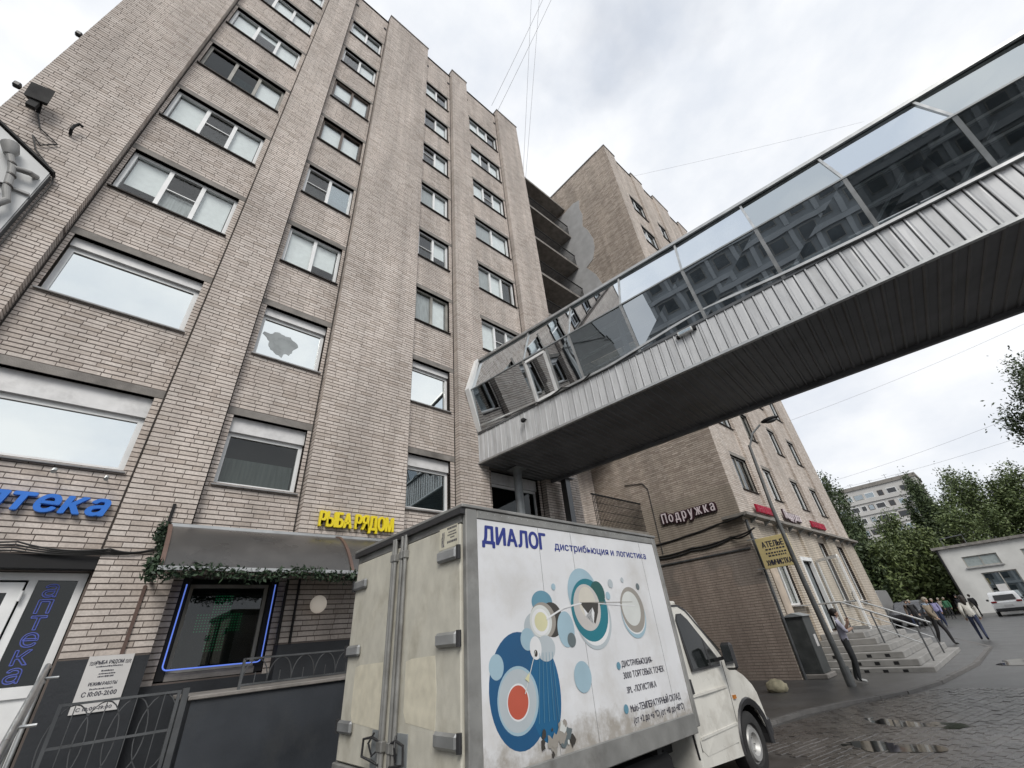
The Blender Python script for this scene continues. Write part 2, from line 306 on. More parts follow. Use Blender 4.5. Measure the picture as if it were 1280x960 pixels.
# ------------------------------------------------------------------ mesh helpers
OFF = {}
class MB:
    def __init__(s): s.v = []; s.f = []; s.m = []
    def add(s, vs_, fs, mi=0):
        k = len(s.v); s.v += [tuple(map(float, p)) for p in vs_]
        s.f += [tuple(i + k for i in f) for f in fs]; s.m += [mi] * len(fs)
        return s
    def box(s, x0, x1, y0, y1, z0, z1, mi=0):
        return s.add([(x0, y0, z0), (x1, y0, z0), (x1, y1, z0), (x0, y1, z0), (x0, y0, z1), (x1, y0, z1), (x1, y1, z1), (x0, y1, z1)],
                     [(0, 3, 2, 1), (4, 5, 6, 7), (0, 1, 5, 4), (1, 2, 6, 5), (2, 3, 7, 6), (3, 0, 4, 7)], mi)
    def bbox(s, x0, x1, y0, y1, z0, z1, c=0.01, mi=0):
        """box with chamfered edges"""
        xs, ys, zs = (x0, x1), (y0, y1), (z0, z1); V = []; idx = {}
        for ix in (0, 1):
            for iy in (0, 1):
                for iz in (0, 1):
                    for ax in range(3):
                        p = [xs[ix], ys[iy], zs[iz]]
                        for a, ii in ((0, ix), (1, iy), (2, iz)):
                            if a != ax: p[a] += c if ii == 0 else -c
                        idx[(ix, iy, iz, ax)] = len(V); V.append(p)
        F = []
        for ax in range(3):
            o = [a for a in range(3) if a != ax]
            for sgn in (0, 1):
                q = []
                for (p, r) in ((0, 0), (1, 0), (1, 1), (0, 1)):
                    i = [0, 0, 0]; i[ax] = sgn; i[o[0]] = p; i[o[1]] = r; q.append(idx[(*i, ax)])
                F.append(tuple(q))
            for p in (0, 1):
                for r in (0, 1):
                    i = [0, 0, 0]; i[o[0]] = p; i[o[1]] = r
                    j = list(i); j[ax] = 1
                    F.append((idx[(*i, o[0])], idx[(*j, o[0])], idx[(*j, o[1])], idx[(*i, o[1])]))
        for ix in (0, 1):
            for iy in (0, 1):
                for iz in (0, 1): F.append(tuple(idx[(ix, iy, iz, a)] for a in range(3)))
        s.add(V, F, mi); s.fix = True
        return s
    def bar(s, p, q, w, h=None, up=(0, 0, 1), mi=0):
        h = h or w; p = Vector(p); q = Vector(q); d = (q - p).normalized(); u = Vector(up)
        if abs(d.dot(u)) > 0.98: u = Vector((0, 1, 0))
        a = d.cross(u).normalized() * (w / 2); b = a.cross(d).normalized() * (h / 2)
        return s.add([p - a - b, p + a - b, p + a + b, p - a + b, q - a - b, q + a - b, q + a + b, q - a + b],
                     [(0, 3, 2, 1), (4, 5, 6, 7), (0, 1, 5, 4), (1, 2, 6, 5), (2, 3, 7, 6), (3, 0, 4, 7)], mi)
    def tube(s, pts, r, n=8, mi=0, closed=False):
        P = [Vector(p) for p in pts]; N = len(P); rs = r if isinstance(r, (list, tuple)) else [r] * N
        ref = None; V = []
        for i, p in enumerate(P):
            a = P[(i - 1) % N] if (closed or i > 0) else p; b = P[(i + 1) % N] if (closed or i < N - 1) else p
            d = (b - a).normalized()
            if ref is None:
                ref = Vector((0, 0, 1)) if abs(d.z) < 0.9 else Vector((1, 0, 0))
            u = d.cross(ref).normalized(); w = u.cross(d).normalized(); ref = w
            for k in range(n):
                t = 2 * math.pi * k / n; V.append(p + (u * math.cos(t) + w * math.sin(t)) * rs[i])
        F = []
        for i in range(N if closed else N - 1):
            j = (i + 1) % N
            for k in range(n): F.append((i * n + k, i * n + (k + 1) % n, j * n + (k + 1) % n, j * n + k))
        if not closed: F += [tuple(range(n - 1, -1, -1)), tuple((N - 1) * n + k for k in range(n))]
        return s.add(V, F, mi)
    def cyl(s, p, q, r, n=16, mi=0): return s.tube([p, q], r, n, mi)
    def prism(s, poly, axis, a, b, mi=0):
        """polygon in the two other axes (in order), extruded along axis from a to b"""
        def P(u, v, t): return {'x': (t, u, v), 'y': (u, t, v), 'z': (u, v, t)}[axis]
        n = len(poly); V = [P(u, v, a) for u, v in poly] + [P(u, v, b) for u, v in poly]
        return s.add(V, [tuple(range(n)), tuple(range(2 * n - 1, n - 1, -1))] + [(i, i + n, (i + 1) % n + n, (i + 1) % n) for i in range(n)], mi)
    def sphere(s, c, r, n=12, m=8, mi=0):
        rx, ry, rz = r if isinstance(r, (list, tuple)) else (r, r, r)
        V = [(c[0], c[1], c[2] + rz)]
        for i in range(1, m):
            t = math.pi * i / m
            for k in range(n):
                a = 2 * math.pi * k / n; V.append((c[0] + rx * math.sin(t) * math.cos(a), c[1] + ry * math.sin(t) * math.sin(a), c[2] + rz * math.cos(t)))
        V.append((c[0], c[1], c[2] - rz)); F = []
        for k in range(n): F.append((0, 1 + k, 1 + (k + 1) % n))
        for i in range(m - 2):
            for k in range(n): F.append((1 + i * n + k, 1 + (i + 1) * n + k, 1 + (i + 1) * n + (k + 1) % n, 1 + i * n + (k + 1) % n))
        for k in range(n): F.append((len(V) - 1, 1 + (m - 2) * n + (k + 1) % n, 1 + (m - 2) * n + k))
        return s.add(V, F, mi)
    def mesh(s, name, mats, off=(0, 0, 0), smooth=False):
        me = bpy.data.meshes.new(name)
        me.from_pydata([(x - off[0], y - off[1], z - off[2]) for x, y, z in s.v], [], s.f)
        for m in (mats if isinstance(mats, (list, tuple)) else [mats]): me.materials.append(m if not isinstance(m, str) else MAT[m])
        if any(s.m): me.polygons.foreach_set('material_index', s.m)
        me.update()
        import bmesh
        if len(s.f) < 60000:
            bm = bmesh.new(); bm.from_mesh(me); bmesh.ops.recalc_face_normals(bm, faces=bm.faces); bm.to_mesh(me); bm.free()
        if smooth:
            me.polygons.foreach_set('use_smooth', [True] * len(me.polygons))
            try: me.set_sharp_from_angle(angle=R(40))
            except Exception: pass
        return me
    def build(s, name, mats, parent=None, smooth=False):
        off = OFF.get(parent.name, (0, 0, 0)) if parent else (0, 0, 0)
        return put(name, s.mesh(name, mats, off, smooth), parent)

def put(name, me, parent=None):
    o = bpy.data.objects.new(name, me); col.objects.link(o)
    if parent is not None:
        o.parent = parent; OFF[o.name] = OFF.get(parent.name, (0, 0, 0))
    return o

def tag(o, label=None, cat=None, group=None, kind=None):
    if label: o['label'] = label
    if cat: o['category'] = cat
    if group: o['group'] = group
    if kind: o['kind'] = kind
    return o

def thing(name, label, cat, loc=(0, 0, 0), rz=0.0, group=None, local=False, ry=0.0):
    """an Empty at the base of a thing; parts are given in world coordinates, or in the thing's own when local"""
    o = bpy.data.objects.new(name, None); col.objects.link(o)
    o.empty_display_size = 0.2
    o.location = loc; o.rotation_euler = (0, ry, rz)
    OFF[o.name] = (0, 0, 0) if local else tuple(loc)
    return tag(o, label, cat, group)

def B(name, mats, parent, *a, c=0.0):
    m = MB()
    (m.bbox(*a, c=c) if c else m.box(*a))
    return m.build(name, mats, parent)

def copy_tree(o, parent=None):
    c = o.copy(); col.objects.link(c)
    OFF[c.name] = OFF.get(o.name, (0, 0, 0))
    if parent is not None: c.parent = parent
    for ch in list(o.children): copy_tree(ch, c)
    return c

# lettering ---------------------------------------------------------
_chars = {}
def glyph(ch, bold=0.0):
    key = (ch, bold)
    if key in _chars: return _chars[key]
    cu = bpy.data.curves.new('glyph', 'FONT'); cu.body = ch; cu.size = 1.0; cu.extrude = 0.5; cu.resolution_u = 4; cu.offset = bold
    ob = bpy.data.objects.new('glyph', cu); col.objects.link(ob)
    bpy.context.view_layer.update()
    dg = bpy.context.evaluated_depsgraph_get()
    me = bpy.data.meshes.new_from_object(ob.evaluated_get(dg))
    V = np.array([v.co[:] for v in me.vertices]) if len(me.vertices) else np.zeros((0, 3))
    F = [tuple(p.vertices) for p in me.polygons]
    bpy.data.objects.remove(ob); bpy.data.curves.remove(cu); bpy.data.meshes.remove(me)
    _chars[key] = (V, F); return _chars[key]

for _c in sorted(set('НаптекаРЫБАРЯДОМРЕЖИМРАБОТЫС10:00-21:9ДИАЛОГдистрибьюцияилогистикаДИСТРИБЬЮЦИЯ-3000ТОРГОВЫХТОЧЕК3PLЛОГИСТИКАMultiТЕМПЕРАТУРНЫЙСКЛАД(от+2до6°С)8ПодружкаАТЕЛЬЕХИМЧИСТКА')): glyph(_c)
CAPH = None
def layout(s, height, bold=0.02, gap=0.09, slant=0.0, wscale=1.0):
    global CAPH
    if CAPH is None: CAPH = glyph('Н')[0][:, 1].max()
    k = height / CAPH; x = 0; out = []
    for ch in s:
        if ch == ' ': x += 0.28 * k * wscale; continue
        V, F = glyph(ch, bold)
        W = V.copy(); W[:, 0] = (W[:, 0] - V[:, 0].min()) * wscale; w = W[:, 0].max()
        W[:, 0] += slant * W[:, 1]
        W[:, 0] = W[:, 0] * k + x; W[:, 1] *= k
        out.append((W, F)); x += w * k + gap * k * wscale
    return out, x

def lettering(parent, s, origin, right, up, height, thick, mat, width=None, joined=False, name='letter', bold=0.0, gap=0.09, slant=0.0):
    """bold = stroke thickening as a share of the height (copies laid side by side, each a hair deeper)"""
    r = np.array(right, float); u = np.array(up, float); nrm = np.cross(r, u); o = np.array(origin, float)
    L, w = layout(s, height, 0.0, gap + bold, slant)
    ws = width / w if width else 1.0
    k = bold * height
    sh = [(0, 0)] if not k else [(0, 0), (k, 0), (-k, 0), (0, k * .6), (0, -k * .6), (k * .7, k * .45), (-k * .7, -k * .45), (k * .7, -k * .45), (-k * .7, k * .45)]
    mb = MB(); res = []
    for (W, F) in L:
        m1 = mb if joined else MB()
        for j, (dx, dy) in enumerate(sh):
            P = o + np.outer(W[:, 0] * ws + dx, r) + np.outer(W[:, 1] + dy, u) + np.outer((W[:, 2] + 0.5) * (thick - j * min(0.0003, thick * 0.06)) , nrm)
            m1.add(P, F)
        if not joined: res.append(m1.build(name, mat, parent))
    if joined: return mb.build(name, mat, parent)
    return res

# bricks -----------------------------------------------------------
def brick_rects(u0, u1, zs, z1, Hc, holes=(), L=0.26, g=0.0145, zmin=-9):
    """courses from zs up to z1; returns rows u0,u1,z0,z1,edge flag"""
    out = []; n = int(round((z1 - zs) / Hc))
    for i in range(n):
        zb = zs + i * Hc + g * 0.6; zt = zs + (i + 1) * Hc - g * 0.6
        if zb < zmin: continue
        iv = [(u0, u1)]
        for (h0, h1, a, b) in holes:
            if min(zt, b) - max(zb, a) > 0.02:
                nv = []
                for (p, q) in iv:
                    if h1 <= p or h0 >= q: nv.append((p, q)); continue
                    if h0 > p: nv.append((p, h0))
                    if h1 < q: nv.append((h1, q))
                iv = nv
        off = (i % 2) * 0.5 * L + random.uniform(-0.035, 0.035)
        for (p, q) in iv:
            k = math.floor((p - off) / L); x = off + k * L; cut = [p]
            while x < q:
                x += L if random.random() < 0.88 else L / 2
                if p + 0.07 < x < q - 0.07: cut.append(x)
            cut.append(q)
            for a, b in zip(cut, cut[1:]):
                e0 = a == p; e1 = b == q
                out.append((a if e0 else a + g * 0.32, b if e1 else b - g * 0.32, zb, zt, 1.0 if (e0 or e1) else 0.0))
    return np.array(out) if out else np.zeros((0, 5))

def brick_arrays(rects, o, eu, deep=0.13):
    """bricks on a wall whose mortar face passes through o; u runs along eu, outward = eu x z"""
    n = len(rects); eu = np.array(eu, float); nr = np.cross(eu, (0, 0, 1)); o = np.array(o, float)
    p = 0.0055 + rng.uniform(-0.002, 0.003, n); d = np.where(rects[:, 4] > 0.5, deep, 0.004)
    u0, u1, z0, z1 = rects[:, 0], rects[:, 1], rects[:, 2], rects[:, 3]
    tilt = rng.uniform(-0.0015, 0.0015, (n, 1))
    V = np.zeros((n, 8, 3))
    for j, (uu, zz, dd) in enumerate(((u0, z0, p), (u1, z0, p), (u1, z1, p), (u0, z1, p), (u0, z0, -d), (u1, z0, -d), (u1, z1, -d), (u0, z1, -d))):
        V[:, j] = o + uu[:, None] * eu + zz[:, None] * np.array((0, 0, 1.0)) + (dd[:, None] + (tilt if j < 4 and j in (1, 2) else 0)) * nr
    return V
BF = np.array([(0, 1, 2, 3), (0, 4, 5, 1), (1, 5, 6, 2), (2, 6, 7, 3), (3, 7, 4, 0)])

def mesh_from_blocks(name, V, mat, off):
    n = len(V); me = bpy.data.meshes.new(name)
    verts = (V.reshape(-1, 3) - np.array(off)); faces = (BF[None] + (np.arange(n) * 8)[:, None, None]).reshape(-1, 4)
    me.vertices.add(len(verts)); me.vertices.foreach_set('co', verts.astype(np.float32).ravel())
    me.loops.add(faces.size); me.loops.foreach_set('vertex_index', faces.astype(np.int32).ravel())
    me.polygons.add(len(faces)); me.polygons.foreach_set('loop_start', np.arange(0, faces.size, 4, dtype=np.int32))
    me.update(calc_edges=True)
    me.polygons.foreach_set('use_smooth', np.zeros(len(faces), dtype=bool))
    me.materials.append(mat)
    return me

def wall_panel(mb, x0, x1, y, z0, z1, holes, reveal, mi=0):
    """front of a wall facing -Y with openings and their reveals"""
    xs = sorted({x0, x1, *[h for a in holes for h in a[:2]]}); zs = sorted({z0, z1, *[h for a in holes for h in a[2:]]})
    for i in range(len(xs) - 1):
        for j in range(len(zs) - 1):
            cx, cz = (xs[i] + xs[i + 1]) / 2, (zs[j] + zs[j + 1]) / 2
            if any(h[0] < cx < h[1] and h[2] < cz < h[3] for h in holes): continue
            mb.add([(xs[i], y, zs[j]), (xs[i + 1], y, zs[j]), (xs[i + 1], y, zs[j + 1]), (xs[i], y, zs[j + 1])], [(0, 1, 2, 3)], mi)
    for (a, b, c, d) in holes:
        e = y + reveal
        mb.add([(a, y, c), (b, y, c), (b, y, d), (a, y, d), (a, e, c), (b, e, c), (b, e, d), (a, e, d)],
               [(0, 4, 5, 1), (1, 5, 6, 2), (2, 6, 7, 3), (3, 7, 4, 0)], mi)

def window(parent, x0, x1, z0, z1, yo, panes=(1,), frame='pvc', glassm=None, blinds=None, shutter=0.0, sill='sill_dk', fr=0.055, depth=0.13, transom=None, sillout=0.07):
    """a window in an opening x0..x1, z0..z1 of a wall face at y=yo (facing -Y)"""
    yf = yo + depth; zt = z1 - shutter
    f = MB()
    f.box(x0, x0 + fr, yf, yf + 0.07, z0, zt); f.box(x1 - fr, x1, yf, yf + 0.07, z0, zt)
    f.box(x0 + fr, x1 - fr, yf, yf + 0.07, z0, z0 + fr); f.box(x0 + fr, x1 - fr, yf, yf + 0.07, zt - fr, zt)
    tot = sum(panes); edges = [x0 + fr]
    for p in panes: edges.append(edges[-1] + (x1 - x0 - 2 * fr) * p / tot)
    for e in edges[1:-1]: f.box(e - fr * 0.55, e + fr * 0.55, yf - 0.004, yf + 0.066, z0 + fr, zt - fr)
    if transom is not None:
        k, t = transom; zz = z0 + (zt - z0) * t
        f.box(edges[k] + (fr * 0.55 if k else 0), edges[k + 1] - (fr * 0.55 if k + 2 < len(edges) else 0), yf + 0.004, yf + 0.05, zz - 0.012, zz + 0.012)
    w = f.build('window', frame, parent)
    for k in range(len(panes)):
        a, b = edges[k], edges[k + 1]
        gm = glassm[k % len(glassm)] if glassm else 'glass'
        MB().box(a - 0.005, b + 0.005, yf + 0.03, yf + 0.042, z0 + fr - 0.01, zt - fr + 0.01).build('pane', gm, w)
        if blinds and blinds[k % len(blinds)]:
            bm_, top, bot = blinds[k % len(blinds)]
            h = zt - z0
            MB().box(a + 0.02, b - 0.02, yf + 0.10, yf + 0.11, z0 + h * bot, z0 + h * top).build('blind', bm_, w)
    if shutter:
        B('shutter_box', 'shutter', w, x0, x1, yf - 0.06, yf + 0.07, zt, z1 - 0.002)
    if sill:
        MB().prism([(yo - sillout, z0 - 0.035), (yf + 0.01, z0 - 0.004), (yf + 0.01, z0 - 0.03), (yo - sillout + 0.006, z0 - 0.055)], 'x', x0 - 0.03, x1 + 0.03).build('sill', sill, w)
    return w

# ------------------------------------------------------------------ ground
g = MB().add([(-600, -900, 0), (1500, -900, 0), (1500, 900, 0), (-600, 900, 0)], [(0, 1, 2, 3)])
tag(g.build('ground', 'asphalt'), kind='structure')

PAVE = [(4.2, 6.9), (4.2, 5.9), (9.0, 4.45), (10.9, 4.08), (12.2, 3.56), (13.6, 2.85), (15.2, 2.45), (19.0, 2.05), (24.5, 2.0), (30.5, 3.6), (30.5, 11), (4.2, 11)]
pv = MB().prism(PAVE, 'z', -0.02, 0.055).build('pavement', 'pavement')
tag(pv, kind='structure')
edge = PAVE[1:10]
for i in range(len(edge) - 1):                        # kerb stones along the pavement
    a, b = Vector((*edge[i], 0)), Vector((*edge[i + 1], 0)); n_ = max(1, round((b - a).length / 1.0)); d = (b - a) / n_
    for k in range(n_):
        p = a + d * k; q = a + d * (k + 1) - d.normalized() * 0.012
        nn = Vector((d.y, -d.x, 0)).normalized() * 0.06
        MB().bar(p + nn + Vector((0, 0, 0.01)), q + nn + Vector((0, 0, 0.01)), 0.118, 0.10 + random.uniform(-0.008, 0.008)).build('kerb_stone', 'kerb', pv)

# block paving in front of the pavement
def in_poly(x, y, P):
    c = False
    for i in range(len(P)):
        (x0, y0), (x1, y1) = P[i], P[i - 1]
        if (y0 > y) != (y1 > y) and x < (x1 - x0) * (y - y0) / (y1 - y0) + x0: c = not c
    return c
road = tag(MB().add([(5.0, -7.0, 0.003), (14.5, -7.0, 0.003), (14.5, 2.3, 0.003), (13.55, 2.72, 0.003), (12.15, 3.42, 0.003), (9.0, 4.28, 0.003), (5.0, 5.45, 0.003)], [tuple(range(7))]).build('road', 'joint_sand'), kind='structure')
RP = [(5.0, -7.0), (14.4, -7.0), (14.4, 2.3), (13.5, 2.7), (12.1, 3.40), (9.0, 4.26), (5.0, 5.42)]
ca, sa = math.cos(R(-13)), math.sin(R(-13))
cells = []
for j in range(-80, 110):
    for i in range(-80, 90):
        lx = 9 + (i + 0.5 * (j % 2)) * 0.21; ly = (j) * 0.106
        x = 9 + (lx - 9) * ca - ly * sa; y = (lx - 9) * sa + ly * ca
        if in_poly(x, y, RP): cells.append((x, y))
pp = MB().bbox(-0.1025, 0.1025, -0.0505, 0.0505, -0.01, 0.010, c=0.006).mesh('paver', 'paver')
def shows(x, y, z=0.0):
    c = _m.T @ np.array([x, y, z - 1.7]); 
    if c[2] < 0.1: return 0
    u = 640 + _f * c[0] / c[2]; v = 480 + _f * c[1] / c[2]
    return 1 / c[2] if (-10 < u < 1290 and -10 < v < 970 and not (y > 3.0 and x < 7.9)) else 0
cells.sort(key=lambda p: -shows(*p))
rest = []
for k, (x, y) in enumerate(cells):
    rz = R(-13) + random.uniform(-0.015, 0.015); z = 0.003 + random.uniform(-0.004, 0.004)
    if k < 300:
        o = put('paver', pp, road); o.location = (x, y, z); o.rotation_euler = (random.uniform(-.02, .02), random.uniform(-.02, .02), rz)
    elif shows(x, y): rest.append((x, y, z, rz))
m = MB()
for (x, y, z, rz) in rest:
    c, s = math.cos(rz), math.sin(rz)
    V = [(x + a * c - b * s, y + a * s + b * c, zz + (random.uniform(-.002, .002) if zz > 0 else 0)) for a, b, zz in
         ((-.102, -.051, -.01), (.102, -.051, -.01), (.102, .051, -.01), (-.102, .051, -.01), (-.1, -.049, z + .010), (.1, -.049, z + .010), (.1, .049, z + .010), (-.1, .049, z + .010))]
    m.add(V, [(4, 5, 6, 7), (0, 1, 5, 4), (1, 2, 6, 5), (2, 3, 7, 6), (3, 0, 4, 7)])
tag(m.build('paver_field', 'paver', road), kind='stuff')

def blob(cx, cy, rx, ry, rz, n=28, seed=0):
    r_ = random.Random(seed); ph = [r_.uniform(0, 6.28) for _ in range(4)]; P = []
    for k in range(n):
        t = 2 * math.pi * k / n; w = 1 + 0.18 * math.sin(2 * t + ph[0]) + 0.14 * math.sin(3 * t + ph[1]) + 0.09 * math.sin(5 * t + ph[2])
        a, b = rx * w * math.cos(t), ry * w * math.sin(t)
        P.append((cx + a * math.cos(rz) - b * math.sin(rz), cy + a * math.sin(rz) + b * math.cos(rz)))
    return P
for k, (cx, cy, rx, ry, rz, z) in enumerate(((10.4, 2.45, .26, .45, -.3, .0165), (10.4, 1.78, .22, .24, .2, .0165), (8.75, 2.25, .30, .55, .3, .0165), 
                                              (9.3, 0.2, .4, .7, .2, .0165), (19.5, 0.7, .8, 1.0, 0, .008))):
    P = blob(cx, cy, rx, ry, rz, seed=k)
    tag(MB().add([(x, y, z) for x, y in P], [tuple(range(len(P)))]).build('puddle', 'puddle'), kind='structure')

# ------------------------------------------------------------------ brick building beside the camera (facade at y = 8.2)
YP, YS = 8.2, 8.40                                    # pilaster faces, recessed window strips
HC = 2.766 / 36
SILL = [4.435 + 2.766 * k for k in range(8)]; ZB = 4.435 - 57 * HC
PIL = [(-3.88, -2.35), (-0.17, 0.72), (2.30, 4.38), (5.87, 6.82), (9.00, 10.55)]
STR = [(-2.35, -0.17), (0.72, 2.30), (4.38, 5.87), (6.82, 9.00)]
WIN = [(-2.25, -0.315), (0.86, 2.19), (4.50, 5.71), (7.04, 8.86)]
ZTOP = 28.0
bl = thing('brick_apartment_building', 'nine storey pinkish brick block with proud pilasters beside the delivery truck', 'building', (3.3, 8.2, 0))
wb = MB(); VB = []
for i, (a, b) in enumerate(PIL):
    wb.box(a + 0.006, b - 0.006, YP + 0.0, YP + 0.6, 0, ZTOP + 0.18)
    zlow = 1.95 if i >= 1 else 0.3
    r_ = brick_rects(a, b, ZB, ZTOP + 0.15, HC, zmin=zlow)
    VB.append(brick_arrays(r_, (0, YP, 0), (1, 0, 0), deep=0.21))
for i, (a, b) in enumerate(STR):
    w0, w1 = WIN[i]; holes = [(w0, w1, s, s + 17 * HC) for s in SILL]
    ground_hole = {0: (-2.35, -0.20, 0.95, 3.00), 1: (0.86, 2.2, 1.62, 2.95)}.get(i)
    if ground_hole: holes.append(ground_hole)
    wall_panel(wb, a, b, YS, 0.0, ZTOP - 0.25, holes, 0.24)
    bh = holes + [(a + 0.02, b - 0.02, s + 17 * HC - 0.01, s + 19 * HC - 0.01) for s in SILL]
    r_ = brick_rects(a + 0.004, b - 0.004, ZB, ZTOP - 0.3, HC, bh, zmin=1.6 if i else 3.2)
    VB.append(brick_arrays(r_, (0, YS, 0), (1, 0, 0)))
# the left end return and the return into the recess on the right
wb.box(-3.87, 10.54, 8.95, 20, 0, ZTOP - 0.2)
r_ = brick_rects(-20, -8.2, ZB, ZTOP + 0.1, HC, zmin=0.3)
VB.append(brick_arrays(r_[::1], (-3.874, 0, 0), (0, -1, 0)))
wall = wb.build('wall', 'mortar', bl)
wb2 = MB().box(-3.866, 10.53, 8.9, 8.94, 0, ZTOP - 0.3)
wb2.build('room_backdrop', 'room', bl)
VB = np.concatenate(VB)
cen = VB.mean(axis=1); size = VB[:, 1] - VB[:, 0]
full = np.abs(np.linalg.norm(size, axis=1) - 0.2507) < 0.0015
cc = (cen - np.array([0, 0, 1.7])) @ _m
uv = np.stack([640 + _f * cc[:, 0] / cc[:, 2], 480 + _f * cc[:, 1] / cc[:, 2]], 1)
vis = full & (cc[:, 2] > 0) & (uv[:, 0] > 0) & (uv[:, 0] < 1280) & (uv[:, 1] > 0) & (uv[:, 1] < 960) & (cen[:, 1] < 8.4) & ~((cen[:, 0] > 0.4) & (cen[:, 2] < 3.6))
score = np.where(vis, 1 / (np.abs(cc[:, 2]) + 1e-6), -1)
pick = np.argsort(-score)[:300]
keep = np.ones(len(VB), bool); keep[pick] = False
hb = (HC - 0.0145 * 1.2) / 2
sb = MB().bbox(-0.1253, 0.1253, -0.006, 0.004, -hb, hb, c=0.003).mesh('brick', 'brick')
for k in pick:
    o = put('brick', sb, wall); face_y = YP if abs(VB[k, 0, 1] - YP) < 0.05 else YS
    c = (VB[k, 0] + VB[k, 2]) / 2
    o.location = (c[0] - 3.3, face_y - 8.2 + random.uniform(-.002, .001), c[2]); o.rotation_euler = (random.uniform(-.01, .01), 0, random.uniform(-.01, .01))
tag(put('brick_facing', mesh_from_blocks('brick_facing', VB[keep], MAT['brick'], (3.3, 8.2, 0)), bl), kind='stuff')
# dark movement joints where strips meet pilasters
for (a, b) in STR:
    for x in (a + 0.012, b - 0.034): B('movement_joint', 'mortar_dark', bl, x, x + 0.022, YS - 0.016, YS + 0.02, 3.3, ZTOP - 0.26)
# parapet caps
for i, (a, b) in enumerate(PIL):
    B('parapet_cap', 'sill_lt', bl, a - 0.03, b + 0.03, YP - 0.05, YP + 0.55, ZTOP + 0.19, ZTOP + 0.24)
for i, (a, b) in enumerate(STR):
    B('parapet_cap', 'sill_dk', bl, a, b, YS - 0.05, YS + 0.5, ZTOP - 0.245, ZTOP - 0.20)
    for xx in (a + 0.12, b - 0.12):
        B('scupper', 'black', bl, xx - 0.06, xx + 0.06, YS - 0.03, YS + 0.05, ZTOP - 1.25, ZTOP - 1.1)
B('roof', 'roof', bl, -3.8, 10.5, 9.0, 19.9, ZTOP - 0.2, ZTOP - 0.1)
# lintels
for i, (a, b) in enumerate(STR):
    for s in SILL:
        B('lintel', 'concrete_dk', bl, a + 0.012, b - 0.012, YS - 0.014, YS + 0.2, s + 17 * HC, s + 19 * HC - 0.008)
bw = ('blind', 1.0, 0.0); bg_ = ('blind2', 1.0, 0.0); bh_ = ('blind', 1.0, 0.42); bt = ('blind', 1.0, 0.75)
COL1 = {2: dict(blinds=[('blind', .97, .30), ('blind2', .5, .0), bw], transom=(1, .52)), 3: dict(blinds=[bw, None, bw], transom=(1, .55)),
        4: dict(blinds=[None, ('blind2', .6, 0), bw], glassm=['glass_dark', 'glass_dark', 'glass'], frame='frame_grey'), 5: dict(blinds=[bw, bt, bw]), 6: dict(blinds=[None, bw, bw]), 7: dict(blinds=[bw, None, bw])}
COL2 = {2: dict(blinds=[bw, ('blind', 1, .35)]), 3: dict(glassm=['glass', 'glass_half'], blinds=[None, bh_], transom=(0, .5)),
        4: dict(blinds=[bw, ('blind', .9, 0)], frame='frame_brown', depth=.08), 5: dict(blinds=[bh_, bw], frame='frame_brown', depth=.05), 6: dict(blinds=[None, bw]), 7: dict(blinds=[bw, bg_])}
COL3 = {2: dict(blinds=[('blind2', 1, 0), bw], frame='frame_grey'), 3: dict(blinds=[None, bh_], transom=(0, .45)), 4: dict(blinds=[bg_, bw]), 5: dict(blinds=[None, bw], transom=(0, .6)), 6: dict(blinds=[None, bw]), 7: dict(blinds=[bw, None])}
COL4 = {2: dict(blinds=[bw, None, bw], transom=(1, .5)), 3: dict(blinds=[bg_, bw, None]), 4: dict(blinds=[bg_, bw]), 5: dict(blinds=[bw, None, bw], transom=(1, .5)), 6: dict(blinds=[bw, None, bw]), 7: dict(blinds=[bw, bw, None])}
for k, s in enumerate(SILL):
    z1 = s + 17 * HC
    # first column: three lights, wide mirrored single panes low down
    x0, x1 = WIN[0]
    if k < 2: window(bl, x0, x1, s, z1, YS, (1,), glassm=['glass_mirror'], shutter=0.36 if k == 0 else 0.20, sill='sill_lt', fr=0.08, depth=0.15)
    else: window(bl, x0, x1, s, z1, YS, (1, 1, 1), **{**dict(depth=.09, fr=.07), **COL1[k]})
    x0, x1 = WIN[1]
    if k == 0: window(bl, x0, x1, s, z1, YS, (1,), glassm=['glass_shop'], blinds=[('blind2', .55, .0)], shutter=0.30, sill='sill_lt', fr=0.07, depth=0.15)
    elif k == 1: wb_ = window(bl, x0, x1, s, z1, YS, (1,), glassm=['glass_mirror'], shutter=0.20, sill='sill_lt', fr=0.07, depth=0.15)
    else: window(bl, x0, x1, s, z1, YS, (1, 1), **{**dict(depth=.09, fr=.07), **COL2[k]})
    x0, x1 = WIN[2]
    if k == 0: window(bl, x0, x1, s, z1, YS, (1,), glassm=['glass_half'], blinds=[('frost', 1, 0)], shutter=0.28, sill='sill_lt', fr=0.07, depth=0.15)
    elif k == 1: window(bl, x0, x1, s, z1, YS, (1,), glassm=['glass_mirror'], shutter=0.18, sill='sill_lt', fr=0.07, depth=0.15)
    else: window(bl, x0, x1, s, z1, YS, (1, 1), **{**dict(depth=.09, fr=.07), **COL3[k]})
    x0, x1 = WIN[3]
    if k < 2: window(bl, x0, x1, s, z1, YS, (1,), glassm=['glass_dark'], shutter=0.32, sill='sill_lt', fr=0.07, depth=0.15)
    else:
        kw = {**dict(depth=.09, fr=.07), **COL4[k]}
        window(bl, x0, x1, s, z1, YS, (1, 1) if k == 4 else (1, 1, 1), **kw)
